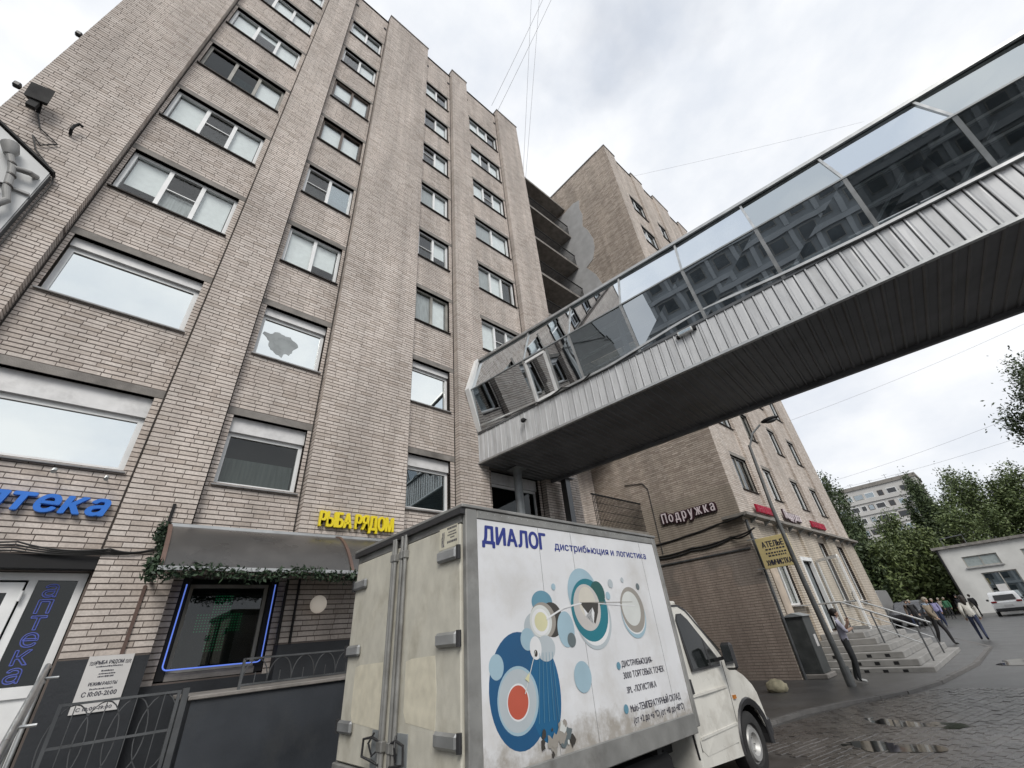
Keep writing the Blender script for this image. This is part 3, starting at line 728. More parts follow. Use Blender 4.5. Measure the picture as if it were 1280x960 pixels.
# torn film on the broken window: an irregular grey patch on the pane
r_ = random.Random(3); P = []
for k in range(40):                                   # ragged outline, fuller at the right, a torn tongue at the upper left
    t = 2 * math.pi * k / 40; w = 1 + 0.10 * math.sin(3 * t + 0.6) + 0.06 * math.sin(7 * t) + r_.uniform(-.05, .05) + (0.35 if 17 <= k <= 18 else 0) + (0.22 if k in (31, 34) else 0)
    P.append((1.36 + 0.30 * w * math.cos(t), 7.74 + 0.27 * w * math.sin(t)))
MB().prism(P, 'y', YS + 0.176, YS + 0.1785).build('film_tear', M('bare_glass_patch', (0.30, 0.325, 0.33), 0.3, var=0.2, scale=3), wb_)

# plinth in charcoal paint
pl = MB()
for (a, b, y, z) in ((-0.17, 0.72, YP - 0.03, 1.96), (0.72, 2.30, YS - 0.03, 1.60), (2.30, 4.38, YP - 0.03, 1.96), (4.38, 5.87, YS - 0.03, 1.96), (5.87, 6.82, YP - 0.03, 1.96), (6.82, 9.0, YS - 0.03, 1.96), (9.0, 10.55, YP - 0.03, 1.96)):
    pl.box(a, b, y, y + 0.3, 0, z)
pl.build('plinth', 'plinth', bl)
B('entrance_header', 'black', bl, -2.42, -0.165, YS - 0.16, YS + 0.12, 3.005, 3.17)
# shop window behind the neon
w = window(bl, 0.98, 2.08, 1.72, 2.86, YS, (1,), frame='frame_grey', glassm=['glass_shop'], sill=None, fr=0.05, depth=0.12)
B('window_surround', 'black', bl, 0.87, 0.975, YS + 0.02, YS + 0.2, 1.64, 2.94)
B('window_surround', 'black', bl, 2.085, 2.19, YS + 0.02, YS + 0.2, 1.64, 2.94)
B('window_surround', 'concrete_dk', bl, 0.976, 2.084, YS + 0.03, YS + 0.2, 1.63, 1.715)

# pharmacy entrance: white plastic door, side light
dr = MB()
X0, X1, D0, D1 = -2.33, -0.215, 0.95, 2.99
yd = YS + 0.10
for (a, b, c, d) in ((X0, X1, D1 - 0.09, D1), (X1 - 0.08, X1, D0, D1 - 0.09), (X0, X0 + 0.08, D0, D1 - 0.09), (-0.76, -0.68, D0, D1 - 0.09), (-0.68, -0.295, 1.62, 1.74)):
    dr.box(a, b, yd, yd + 0.08, c, d)
dr.box(-0.68, -0.295, yd + 0.03, yd + 0.06, D0, 1.62)
door = dr.build('door', 'pvc', bl)
lf = MB()
for (a, b, c, d) in ((-0.90, -0.78, 0.97, 2.87), (-2.22, -2.1, 0.97, 2.87), (-2.1, -0.90, 2.75, 2.87), (-2.1, -0.90, 0.97, 1.1), (-2.1, -0.90, 1.85, 1.97)):
    lf.box(a, b, yd - 0.035, yd + 0.03, c, d)
lf.build('door_leaf', 'pvc', door)
B('pane', 'glass_dark', door, -2.1, -0.90, yd - 0.01, yd, 1.97, 2.75)
B('door_panel', 'pvc', door, -2.1, -0.90, yd - 0.012, yd + 0.01, 1.1, 1.85)
B('pane', 'glass_dark', door, -0.68, -0.295, yd + 0.03, yd + 0.04, 1.74, 2.9)
MB().cyl((-1.06, yd - 0.012, 2.55), (-1.06, yd - 0.014, 2.55), 0.13, 20).build('sticker', M('teal_sticker', (0.06, 0.28, 0.30), 0.4), door)
for zz in (1.2, 1.95, 2.65): MB().cyl((-0.77, yd - 0.05, zz), (-0.77, yd - 0.05, zz + 0.12), 0.018).build('hinge', 'pvc', door)
# letters of the neon word down the side light
ns = thing('neon_sign', 'violet neon letters running down the dark side light of the pharmacy door', 'neon sign', (-0.61, yd, 1.78))
zz = 2.70
for ch in 'аптека':
    V, F = glyph(ch, 0.0)
    lo, hi = V[:, :2].min(0), V[:, :2].max(0); sc_ = 0.155 / (hi[1] - lo[1]) if ch != ' ' else 1
    # outline of the glyph front as a thin tube
    fr_ = [(i) for i in range(len(V)) if V[i, 2] > 0.4]
    import collections
    ec = collections.Counter()
    for f in F:
        if all(V[i, 2] > 0.4 for i in f):
            for a, b in zip(f, f[1:] + f[:1]): ec[tuple(sorted((a, b)))] += 1
    mb = MB()
    for (a, b), n_ in ec.items():
        if n_ == 1:
            pa = (-0.585 + (V[a, 0] - lo[0]) * sc_ * 1.1, yd + 0.012, zz + (V[a, 1] - lo[1]) * sc_); pb = (-0.585 + (V[b, 0] - lo[0]) * sc_ * 1.1, yd + 0.012, zz + (V[b, 1] - lo[1]) * sc_)
            mb.tube([pa, pb], 0.0055, 4)
    mb.build('letter', 'neon2', ns)
    zz -= 0.185

# recess with loggias between the two blocks
rw = MB().box(10.6, 15.5, 11.2, 11.6, 0, 26.6)
rw.build('recess_wall', 'mortar', bl)
tag(put('recess_brick_facing', mesh_from_blocks('recess_brick_facing', brick_arrays(brick_rects(10.6, 15.5, ZB, 26.5, HC), (0, 11.2, 0), (1, 0, 0), deep=0.01), MAT['brick'], (3.3, 8.2, 0)), bl), kind='stuff')
for k in range(9):
    z = 25.62 - 2.77 * k
    if z < 6.5: break
    lg = B('loggia_slab', 'concrete_dk', bl, 10.56, 15.53, 9.25, 11.19, z, z + 0.16)
    if k:
        rl = MB()
        rl.bar((10.6, 9.32, z + 1.12), (15.5, 9.32, z + 1.12), 0.05, 0.04); rl.bar((10.6, 9.32, z + 0.25), (15.5, 9.32, z + 0.25), 0.03, 0.03)
        for j in range(44): rl.bar((10.65 + j * 0.112, 9.32, z + 0.16), (10.65 + j * 0.112, 9.32, z + 1.1), 0.022, 0.022)
        rl.build('railing', 'black', lg)
    if k:
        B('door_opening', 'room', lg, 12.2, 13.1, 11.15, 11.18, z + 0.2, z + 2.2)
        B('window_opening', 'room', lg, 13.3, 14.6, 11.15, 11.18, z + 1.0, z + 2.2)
B('roof_edge', 'concrete', bl, 10.5, 15.5, 10.3, 11.7, 26.62, 27.3)
# low balcony under the bridge
lb = B('balcony_slab', 'concrete', bl, 10.58, 15.50, 9.0, 11.19, 4.62, 4.86)
rl = MB(); rl.bar((12.3, 9.06, 6.0), (15.48, 9.06, 6.0), 0.05, 0.05)
for j in range(36): rl.bar((12.35 + j * 0.088, 9.06, 4.86), (12.35 + j * 0.088, 9.06, 5.98), 0.016, 0.016)
for zz in (5.1, 5.4, 5.7): rl.bar((12.3, 9.06, zz), (15.48, 9.06, zz), 0.014, 0.014)
rl.build('railing', 'black', lb)
B('low_wall', 'concrete_dk', bl, 10.6, 15.5, 11.0, 11.17, 0, 4.6)
window(bl, 12.6, 14.0, 4.95, 6.9, 11.2, (1, 1), glassm=['glass_dark'], depth=-0.06, sill='sill_lt')

# ------------------------------------------------------------------ far wing (corner at x = 15.56, y = 5.43)
XC, YC = 15.56, 5.43
HR = 2.83 / 37
SR = [5.85 + 2.83 * k for k in range(7)]; ZR = 5.85 - 76 * HR
PR = [(XC, 16.72), (18.58, 19.90), (21.3, 23.4), (24.9, 26.35), (27.95, 30.0)]
TR = [(16.72, 18.58), (19.90, 21.3), (23.4, 24.9), (26.35, 27.95)]
br = thing('corner_brick_building', 'brick wing beyond the footbridge with blank brown side wall and shop steps', 'building', (22.5, 5.43, 0))
wm = MB(); VF = []; VS = []
for (a, b) in PR:
    wm.box(a + 0.006, b - 0.006, YC, YC + 0.6, 0, 28.0, 0)
    VF.append(brick_arrays(brick_rects(a, b, ZR, 27.95, HR, zmin=0.0), (0, YC, 0), (1, 0, 0)))
YR = YC + 0.09
for i, (a, b) in enumerate(TR):
    holes = [(a + 0.1, b - 0.08, s, s + 18 * HR) for s in SR]
    gh = [(16.95, 18.5, 1.9, 3.3), (19.98, 21.55 - 0.3, 0.98, 3.5), (23.6, 24.7, 1.9, 4.3), (26.5, 27.8, 1.9, 4.3)][i]
    holes.append(gh)
    wall_panel(wm, a, b, YR, 0, 27.7, holes, 0.22, 0)
    bh = holes + [(a + 0.02, b - 0.02, s + 18 * HR - 0.01, s + 20 * HR - 0.01) for s in SR]
    VF.append(brick_arrays(brick_rects(a + 0.004, b - 0.004, ZR, 27.65, HR, bh, zmin=0.0), (0, YR, 0), (1, 0, 0)))
wm.box(15.57, 29.99, YC + 0.55, 18, 0, 27.6, 0)
wallr = wm.build('wall', 'mortar_front', br)
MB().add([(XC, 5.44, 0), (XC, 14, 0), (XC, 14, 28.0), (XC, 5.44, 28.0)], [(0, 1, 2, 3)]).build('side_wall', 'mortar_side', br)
VS.append(brick_arrays(brick_rects(-12.0, -(YC - 0.006), ZR, 27.95, HR, zmin=0.0), (XC, 0, 0), (0, -1, 0), deep=0.06))
VS.append(brick_arrays(brick_rects(YC, 18.0, ZR, 27.9, HR, zmin=0.0), (30.0, 0, 0), (0, 1, 0), deep=0.02))
tag(put('front_brick_facing', mesh_from_blocks('front_brick_facing', np.concatenate(VF), MAT['brick_front'], (22.5, 5.43, 0)), br), kind='stuff')
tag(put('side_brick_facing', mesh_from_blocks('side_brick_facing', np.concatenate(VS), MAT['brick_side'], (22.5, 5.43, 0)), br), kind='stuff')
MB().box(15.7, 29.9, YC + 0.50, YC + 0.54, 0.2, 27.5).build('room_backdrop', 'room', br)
for (a, b) in PR: B('parapet_cap', 'sill_lt', br, a - 0.03, b + 0.03, YC - 0.05, YC + 0.55, 28.01, 28.07)
for (a, b) in TR: B('parapet_cap', 'sill_dk', br, a, b, YR - 0.05, YR + 0.4, 27.71, 27.76)
B('parapet_cap', 'sill_lt', br, XC - 0.06, XC + 0.4, YC + 0.56, 12.0, 28.01, 28.07)
for i, (a, b) in enumerate(TR):
    for k, s in enumerate(SR):
        window(br, a + 0.1, b - 0.08, s, s + 18 * HR, YR, (1, 1) if (i + k) % 2 else (1, 1.2), frame='pvc' if (i * 3 + k) % 4 else 'frame_grey', glassm=['glass', 'glass_half'] if (i + k) % 3 else ['glass_dark'],
               blinds=[bw, bh_] if (i + k) % 2 == 0 else [bg_, bw] if k % 3 else [bt, bt], depth=0.07)
        B('lintel', 'concrete', br, a + 0.012, b - 0.012, YR - 0.014, YR + 0.15, s + 18 * HR, s + 20 * HR - 0.006)
# render patch on the side wall beside the loggias
P = [(8.05, 25.3), (8.5, 25.5), (9.25, 25.4), (11.1, 25.4), (11.1, 14), (8.0, 14), (7.95, 15.5), (8.2, 16.8), (8.05, 17.8), (8.3, 18.8), (8.75, 19.7), (8.2, 19.95), (7.9, 20.7), (7.85, 21.4), (8.05, 22.4), (8.3, 23.0), (8.1, 23.9), (8.2, 24.6)]
MB().prism(P, 'x', XC - 0.03, XC - 0.001).build('render_patch', 'render_grey', br)
# canopy slab over the ground floor, on brackets
cs = B('canopy_slab', 'concrete', br, XC - 0.22, 30.2, YC - 0.28, YC - 0.016, 4.61, 4.71)
for k in range(12):
    xx = 16.2 + k * 1.25
    MB().prism([(YC - 0.26, 4.605), (YC - 0.02, 4.605), (YC - 0.02, 4.45)], 'x', xx, xx + 0.06).build('bracket', 'steel', cs)
B('canopy_return', 'concrete', br, XC - 0.22, XC - 0.016, YC - 0.015, YC + 0.6, 4.615, 4.705)
# ground floor: beige board, window, doorway
B('boarding', M('beige_board', (0.50, 0.42, 0.34), 0.7), br, 16.25, 16.9, YC - 0.04, YC - 0.02, 1.55, 3.25)
window(br, 16.95, 18.5, 1.9, 3.3, YR, (1, 1), glassm=['glass_dark', 'glass'], blinds=[None, bg_], depth=0.08, sill='sill_lt', sillout=0.25)
window(br, 23.6, 24.7, 1.9, 4.3, YR, (1,), glassm=['glass_dark'], depth=0.12, sill='sill_lt', sillout=0.2)
window(br, 26.5, 27.8, 1.9, 4.3, YR, (1,), glassm=['glass_dark'], depth=0.12, sill='sill_lt', sillout=0.2)
df = MB()
for (a, b, c, d) in ((19.90, 20.02, 0.98, 3.52), (21.18, 21.30, 0.98, 3.52), (20.02, 21.18, 3.38, 3.52)): df.box(a, b, YC - 0.04, YC + 0.1, c, d)
sd = df.build('door', 'pvc', br)
B('pane', 'glass_half', sd, 20.05, 21.15, YC + 0.13, YC + 0.14, 1.05, 3.35)
for k in range(3): B('curtain', 'blind', sd, 20.1 + k * 0.35, 20.3 + k * 0.35, YC + 0.2, YC + 0.21, 1.05, 3.3)
lfp = [(21.7, YC - 0.06), (20.75, YC - 1.05)]           # opened leaf, seen flat on
a, b = Vector((*lfp[0], 0)), Vector((*lfp[1], 0)); d = (b - a).normalized()
lf = MB()
for (p, q) in (((a, 1.02), (a, 3.4)), ((b, 1.02), (b, 3.4))): lf.bar(p[0] + Vector((0, 0, p[1])), q[0] + Vector((0, 0, q[1])), 0.09, 0.06)
for zz in (1.02, 3.4): lf.bar(a + Vector((0, 0, zz)), b + Vector((0, 0, zz)), 0.06, 0.10)
leaf = lf.build('door_leaf', 'pvc', sd)
nn = Vector((-d.y, d.x, 0)) * 0.006
MB().add([a + nn + Vector((0, 0, 1.06)), b + nn + Vector((0, 0, 1.06)), b + nn + Vector((0, 0, 3.36)), a + nn + Vector((0, 0, 3.36))], [(0, 1, 2, 3)]).build('pane', 'glass', leaf)
MB().tube([(b - d * 0.15 + nn * 8 + Vector((0, 0, 2.0 + 0.16 * math.sin(t)))) + d * 0.09 * math.cos(t) for t in np.linspace(0, 6.28, 14)[:-1]], 0.012, 6, closed=True).build('sticker', 'inkdk', leaf)

# ------------------------------------------------------------------ glazed footbridge
TB = R(5.52)
bd = thing('glazed_footbridge', 'raised footbridge with tilted mirror glazing and ribbed zinc cladding', 'footbridge', (6.5, 8.2, 0), TB, local=True)
LB = 15.5
YJ = [0.0, -2.15, -3.6, -5.02, -6.42, -7.8, -9.16, -10.5, -11.83, -13.16, -14.5, -15.5]
def zb_(y):                                           # bent top edge of the cladding
    t = -y
    return float(np.interp(t, [0, 1.2, 2.6, 4.3, 5.4, 6.4, 7.8, 9, 10.5, 15.5], [6.80, 6.70, 6.62, 6.60, 6.70, 6.79, 6.66, 6.60, 6.58, 6.56]))
def zg(y): return 6.64 + 0.0 * y
def zm(y): return 7.86 + 0.029 * y
def zt(y): return 9.02 + 0.043 * y
XM, XT, WB = -0.34, 0.06, 2.75
Z0 = 5.76
n_ = int(LB / 0.168)
for k in range(n_):                                   # cladding trays on the near side, soffit trays below
    y1 = -0.005 - k * LB / n_; y0 = y1 - LB / n_ + 0.004
    r_ = 0.012
    zt0, zt1 = zb_(y0) + 0.02, zb_(y1) + 0.02
    dx = random.uniform(-0.006, 0.006)
    prof = [(y1, 0.0 + dx), (y1 - 0.006, -r_ + dx), (y1 - 0.026, -r_ + dx), (y1 - 0.032, 0.008 + dx), (y1 - 0.05, 0.002), (y0 + 0.03, 0.002), (y0 + 0.014, 0.002), (y0 + 0.006, 0.012)]
    V = [(x, y, Z0 + 0.02) for y, x in prof] + [(x + random.uniform(-.003, .003), y, zt0 + (zt1 - zt0) * (y - y0) / (y1 - y0)) for y, x in prof]
    F = [(i, i + 1, i + 9, i + 8) for i in range(7)]
    MB().add(V, F).build('cladding_panel', 'zinc' if k % 3 else 'zinc2', bd)
    zs = Z0 + random.uniform(-0.004, 0.004)
    sp = [(y1, zs), (y1 - 0.02, zs - 0.025), (y1 - 0.045, zs - 0.025), (y1 - 0.06, zs), (y0, zs)]
    V = [(0.0, y, z) for y, z in sp] + [(WB, y, z) for y, z in sp]
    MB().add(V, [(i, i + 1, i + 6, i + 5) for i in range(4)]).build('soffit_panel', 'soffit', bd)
MB().box(0.016, 0.05, -LB, -0.01, Z0 + 0.03, 6.56).build('cladding_backing', 'alu_dk', bd)
MB().box(0.02, 0.10, -LB, -0.01, 6.0, 6.6).build('cladding_backing', 'alu_dk', bd)
for z, x in ((7.05, .32), (7.45, .26), (7.9, .22)): MB().bar((x, -0.1, z), (x, -LB, z - .25), .05, .05).build('inner_rail', 'alu', bd)
for k in range(7):
    ya = -7.9 - k * 1.1; MB().box(0.07, 0.20, ya - 0.98, ya, 6.62, 6.74).build('inner_sill', 'shutter', bd)
    MB().bar((0.25, ya, 6.7), (0.3, ya - 0.9, 7.6), .04, .04).build('inner_brace', 'steel', bd)
# trims
t1 = MB(); ys = np.linspace(0, -LB, 60)
for i in range(59):
    t1.bar((-0.02, ys[i], zb_(ys[i]) + 0.02), (-0.02, ys[i + 1], zb_(ys[i + 1]) + 0.02), 0.09, 0.05)
t1.build('cladding_trim', 'alu', bd)
MB().bar((-0.012, 0, Z0), (-0.012, -LB, Z0), 0.07, 0.05).build('bottom_trim', 'alu', bd)
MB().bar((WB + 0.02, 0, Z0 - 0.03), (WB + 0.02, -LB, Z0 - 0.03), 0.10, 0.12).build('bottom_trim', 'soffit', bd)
MB().bar((WB, 0, Z0 + 0.45), (WB, -LB, Z0 + 0.45), 0.06, 0.9).build('far_cladding', 'zinc2', bd)
MB().box(0.05, WB - 0.02, -LB, 0, Z0 + 0.3, Z0 + 0.5).build('floor', 'concrete_dk', bd)
rf = MB(); rf.add([(XT - 0.01, 0, zt(0) + 0.03), (XT - 0.01, -LB, zt(-LB) + 0.03), (WB - XT + 0.01, -LB, zt(-LB) + 0.03), (WB - XT + 0.01, 0, zt(0) + 0.03),
                  (XT - 0.01, 0, zt(0) + 0.07), (XT - 0.01, -LB, zt(-LB) + 0.07), (WB - XT + 0.01, -LB, zt(-LB) + 0.07), (WB - XT + 0.01, 0, zt(0) + 0.07)],
                 [(0, 3, 2, 1), (4, 5, 6, 7), (0, 1, 5, 4), (1, 2, 6, 5), (2, 3, 7, 6), (3, 0, 4, 7)])
rf.build('roof', 'alu_dk', bd)
MB().bar((XT - 0.035, 0, zt(0) + 0.04), (XT - 0.035, -LB, zt(-LB) + 0.04), 0.05, 0.07).build('roof_trim', 'alu', bd)
MB().bar((XM - 0.01, 0, zm(0)), (XM - 0.01, -LB, zm(-LB)), 0.03, 0.032).build('transom', 'steel', bd)
MB().bar((0.01, 0, 6.62), (0.01, -LB, 6.60), 0.06, 0.06).build('bottom_rail', 'alu_dk', bd)
for i, y in enumerate(YJ):
    w_ = 0.038
    MB().bar((XM, y, zm(y)), (XT, y, zt(y) + 0.03), w_, w_, up=(0, 1, 0)).build('mullion', 'alu', bd)
    MB().bar((XM, y, zm(y)), (0.0, y, 6.60), w_, 0.06, up=(0, 1, 0)).build('mullion', 'steel' if i > 6 else 'alu', bd)
    MB().bar((WB - XM, y, zm(y)), (WB - XT, y, zt(y) + 0.03), w_, w_, up=(0, 1, 0)).build('mullion', 'alu_dk', bd)
    MB().bar((WB - XM, y, zm(y)), (WB, y, 6.2), w_, 0.06, up=(0, 1, 0)).build('mullion', 'alu_dk', bd)
    if 0 < i < 11:
        MB().bar((0.30, y + 0.35, 6.26), (0.18, y + 0.35, zt(y) - 0.1), 0.09, 0.09, up=(0, 1, 0)).build('inner_post', 'steel', bd)
def pane(x0, z0a, z0b, x1, z1a, z1b, ya, yb, mat, tw):
    MB().add([(x0, ya, z0a), (x0, yb, z0b), (x1 + tw, yb, z1b), (x1 - tw, ya, z1a)], [(0, 1, 2, 3)]).build('pane', mat, bd)
for i in range(len(YJ) - 1):
    ya, yb = YJ[i], YJ[i + 1]; tw = random.uniform(-0.010, 0.010)
    gmat = ('glass_bridge', 'glass_bridge2')[i in (5, 7, 9)]
    pane(XM, zm(ya), zm(yb), XT, zt(ya), zt(yb), ya, yb, gmat, tw)
    if i != 1: pane(0.0, 6.60, 6.60, XM, zm(ya), zm(yb), ya, yb, 'glass_low' if i in (0, 3, 4, 5) else 'glass_low2', random.uniform(-0.012, 0.012))
    pane(WB, 6.2, 6.2, WB - XM, zm(ya), zm(yb), ya, yb, 'glass_dark', 0)
    pane(WB - XM, zm(ya), zm(yb), WB - XT, zt(ya), zt(yb), ya, yb, 'glass_dark', 0)
# opening light in the second bay
ya, yb = YJ[1] + 0.0, YJ[2]
pane(0.0, 6.6, 6.6, XM, zm(ya), zm(yb), ya, yb, 'glass_low', 0.0)
oc = MB()
ol = [(-0.035, ya - 0.06, 6.66), (-0.035, ya - 0.68, 6.66), (XM + 0.02, ya - 0.68, 7.70), (XM + 0.02, ya - 0.06, 7.70)]
for p, q in zip(ol, ol[1:] + ol[:1]): oc.bar(p, q, 0.07, 0.07, up=(1, 0, 0))
oc.build('opening_light', 'pvc', bd)
MB().bar((0.0, ya - 0.75, 6.62), (XM, ya - 0.75, 7.82), 0.05, 0.05, up=(0, 1, 0)).build('mullion', 'alu', bd)
# pale end plate against the facade
ep = MB().prism([(-0.03, 6.66), (-0.44, 7.88), (-0.02, 9.10), (0.06, 9.06), (XM + 0.02, 7.86), (0.02, 6.66)], 'y', 0.0, -0.16)
ep.build('end_plate', 'pvc', bd)

for nm, x, y, mat, lab in (('support_column', 7.62, 7.95, 'steel', 'pale grey round steel column under the near side of the footbridge'), ('support_column', 9.55, 7.9, 'alu_dk', 'dark square post under the far side of the footbridge')):
    c = thing(nm, lab, 'column', (x, y, 0.0), group='columns under the footbridge')
    if mat == 'steel': MB().cyl((x, y, 0), (x, y, Z0 - 0.03), 0.115, 20).build('shaft', mat, c, smooth=True)
    else: MB().box(x - 0.1, x + 0.1, y - 0.1, y + 0.1, 0, Z0 - 0.06).build('shaft', mat, c)
    MB().box(x - 0.22, x + 0.22, y - 0.22, y + 0.22, 0.0, 0.03).build('base_plate', mat, c)
    MB().box(x - 0.2, x + 0.2, y - 0.2, y + 0.2, Z0 - 0.055, Z0 - 0.03).build('head_plate', mat, c)

def bpt(x, y, z):                                     # bridge space to world
    return (6.5 + x * math.cos(TB) - y * math.sin(TB), 8.2 + x * math.sin(TB) + y * math.cos(TB), z)
# small floodlight and camera on the cladding
fl = thing('small_floodlight', 'small white floodlight fixed to the zinc cladding of the footbridge', 'floodlight', bpt(0, -6.0, 6.5), TB, local=True)
MB().box(-0.10, -0.03, -0.14, 0.14, -0.03, 0.05).build('housing', 'white', fl)
MB().box(-0.106, -0.101, -0.12, 0.12, -0.02, 0.04).build('lens', 'glass_half', fl)
MB().box(-0.06, 0.01, -0.20, -0.145, -0.02, 0.06).build('bracket', 'black', fl); MB().box(-0.05, 0.01, 0.145, 0.2, -0.04, 0.02).build('bracket', 'black', fl)
cm = thing('dome_camera', 'small black camera hanging on the zinc cladding near the facade', 'camera', bpt(0, -1.75, 6.3), TB, local=True)
MB().cyl((0.0, 0, 0.06), (-0.10, 0, 0.06), 0.02).build('arm', 'black', cm); MB().sphere((-0.12, 0, 0.0), 0.06).build('dome', 'black', cm, smooth=True)
# loose cable along the trim
pts = [bpt(-0.08, -2.2 - i * 0.2, 6.62 - 0.05 * math.sin(i * 1.3) - 0.03 * (i % 2)) for i in range(9)]
tag(MB().tube(pts, 0.012, 6).build('loose_cable', 'wire'), 'loose black cable drooping along the top trim of the bridge cladding', 'cable')

# ------------------------------------------------------------------ shopfront things on the near facade
s1 = thing('pharmacy_sign', 'bright blue slanted letters reading аптека above the pharmacy door', 'sign', (-1.3, YS - 0.03, 3.70))
lettering(s1, 'аптека', (-1.80, YS - 0.03, 3.72), (1, 0, 0), (0, 0, 1), 0.305, 0.07, 'blue', width=1.52, bold=0.05, slant=0.22)
MB().box(-1.8, -0.36, YS - 0.012, YS - 0.0125 + 0.003, 3.80, 3.83).build('back_rail', 'wire', s1)
s2 = thing('fish_shop_sign', 'yellow block letters reading РЫБА РЯДОМ above the awning', 'sign', (3.35, YP - 0.02, 3.8))
lettering(s2, 'РЫБА РЯДОМ', (2.62, YP - 0.03, 3.80), (1, 0, 0), (0, 0, 1), 0.27, 0.06, 'yellow', width=1.5, bold=0.05, gap=0.05)

# awning of curved polycarbonate
aw = thing('curved_awning', 'smoky polycarbonate awning with brown ribs over the fish shop entrance', 'awning', (0.45, YP, 2.85))
def arc(t): return (YP - 0.03 - 0.92 * t ** 0.85, 3.62 - 0.74 * (0.45 * t + 0.55 * t * t))
for (xa, xb) in ((0.47, 2.97), (3.01, 4.25)):
    m = MB(); N = 10
    V = [(x, *arc(i / N)) for i in range(N + 1) for x in (xa, xb)]
    m.add(V, [(2 * i, 2 * i + 1, 2 * i + 3, 2 * i + 2) for i in range(N)]); m.build('awning_sheet', 'poly', aw, smooth=True)
for xx in (0.46, 2.99, 4.26):
    m = MB(); pts = [(xx, arc(i / 10)[0], arc(i / 10)[1] + 0.012) for i in range(11)]
    for p, q in zip(pts, pts[1:]): m.bar(p, q, 0.05, 0.03)
    m.build('rib', 'brownsteel', aw)
yb2, zb2 = arc(1.0)
MB().bar((0.43, yb2, zb2), (4.28, yb2, zb2), 0.05, 0.05).build('front_bar', 'alu', aw)
MB().box(0.43, 4.28, YP - 0.04, YP - 0.012, 3.6, 3.66).build('wall_bar', 'alu', aw)
for xx in (0.46, 4.26): MB().bar((xx, YP - 0.03, 2.86), (xx, yb2, zb2), 0.04, 0.04).build('strut', 'brownsteel', aw)

def leafcloud(pts, spread, n, size, seed):
    r_ = np.random.default_rng(seed); c = np.array(pts)[r_.integers(0, len(pts), n)] + r_.normal(0, 1, (n, 3)) * np.array(spread)
    a = r_.normal(0, 1, (n, 3)); a /= np.linalg.norm(a, axis=1)[:, None]; b = np.cross(a, r_.normal(0, 1, (n, 3))); b /= np.linalg.norm(b, axis=1)[:, None]
    s = size * r_.uniform(0.6, 1.4, (n, 1))
    V = np.stack([c - a * s, c + b * s * 0.45, c + a * s, c - b * s * 0.45], 1)
    me = bpy.data.meshes.new('leaves'); v = V.reshape(-1, 3)
    me.from_pydata(v.tolist(), [], np.arange(4 * n).reshape(-1, 4).tolist()); return me
gl = thing('leaf_garland', 'dark green leaf garland wound along the awning edge', 'garland', (0.45, yb2, zb2))
gp = [(x, yb2 - 0.02, zb2 - 0.05 - 0.03 * math.sin(x * 5)) for x in np.linspace(0.35, 4.3, 90)] + [(0.42 - 0.05 * math.sin(t * 9), yb2 + (YP - 0.08 - yb2) * t, zb2 + 0.72 * t ** 1.5) for t in np.linspace(0, 1, 26)] * 2
me = leafcloud(np.array(gp) - np.array((0.45, yb2, zb2)), (0.03, 0.035, 0.045), 3200, 0.032, 3); me.materials.append(MAT['garland'])
tag(put('foliage', me, gl), kind='stuff')
MB().tube(gp[:90], 0.01, 5).build('stem', 'trunk', gl)

nf = thing('neon_window_frame', 'glowing blue neon outline around the fish shop window', 'neon frame', (1.53, YS - 0.05, 1.76))
rr_ = 0.06; x0, x1, z0, z1 = 0.915, 2.14, 1.76, 2.84
pts = [(x0, YS - 0.05, z1)] + [(x0 + rr_ - rr_ * math.cos(t), YS - 0.05, z0 + rr_ - rr_ * math.sin(t)) for t in np.linspace(0, math.pi / 2, 6)] + [(x1 - rr_ + rr_ * math.sin(t), YS - 0.05, z0 + rr_ - rr_ * math.cos(t)) for t in np.linspace(0, math.pi / 2, 6)] + [(x1, YS - 0.05, z1)]
MB().tube(pts, 0.009, 8).build('neon_tube', 'neon', nf, smooth=True)
for (x, z) in ((x0, 2.5), (x0, 2.0), (x1, 2.5), (x1, 2.0), (1.3, z0), (1.8, z0)): MB().box(x - 0.012, x + 0.012, YS - 0.05, YS + 0.03, z - 0.01, z + 0.01).build('clip', 'black', nf)
cr = thing('led_cross', 'dim green LED pharmacy cross seen inside the neon framed window', 'cross sign', (1.48, YS + 0.22, 2.0))
MB().tube([(1.5, YS + 0.25, 1.75), (1.5, YS + 0.25, 2.85)], 0.008, 6).build('hanger', 'black', cr)
m = MB()
for i in range(-8, 9):
    for j in range(-10, 11):
        x, z = 1.5 + i * 0.037, 2.335 + j * 0.037
        if (abs(i) <= 3 or abs(j) <= 3): m.box(x - 0.007, x + 0.007, YS + 0.232, YS + 0.238, z - 0.007, z + 0.007)
tag(m.build('led_dots', 'led', cr), kind='stuff')

lp = thing('globe_wall_lamp', 'round glowing globe lamp on the brick beneath the awning', 'wall lamp', (2.78, YP - 0.02, 2.5))
MB().sphere((2.78, YP - 0.17, 2.5), (0.135, 0.10, 0.135), 20, 14).build('globe', 'globe', lp, smooth=True)
MB().cyl((2.78, YP - 0.07, 2.5), (2.78, YP - 0.011, 2.5), 0.06).build('bracket', 'brownsteel', lp)

for x, w_, lab in ((2.27, .05, 'black pipe beside the neon window under the awning'), (2.46, .04, 'thin black pipe left of the globe lamp')):
    tag(MB().tube([(x, YP - 0.04, 1.97), (x, YP - 0.04, 2.9)], w_ / 2, 8).build('wall_pipe', 'black'), lab, 'pipe')
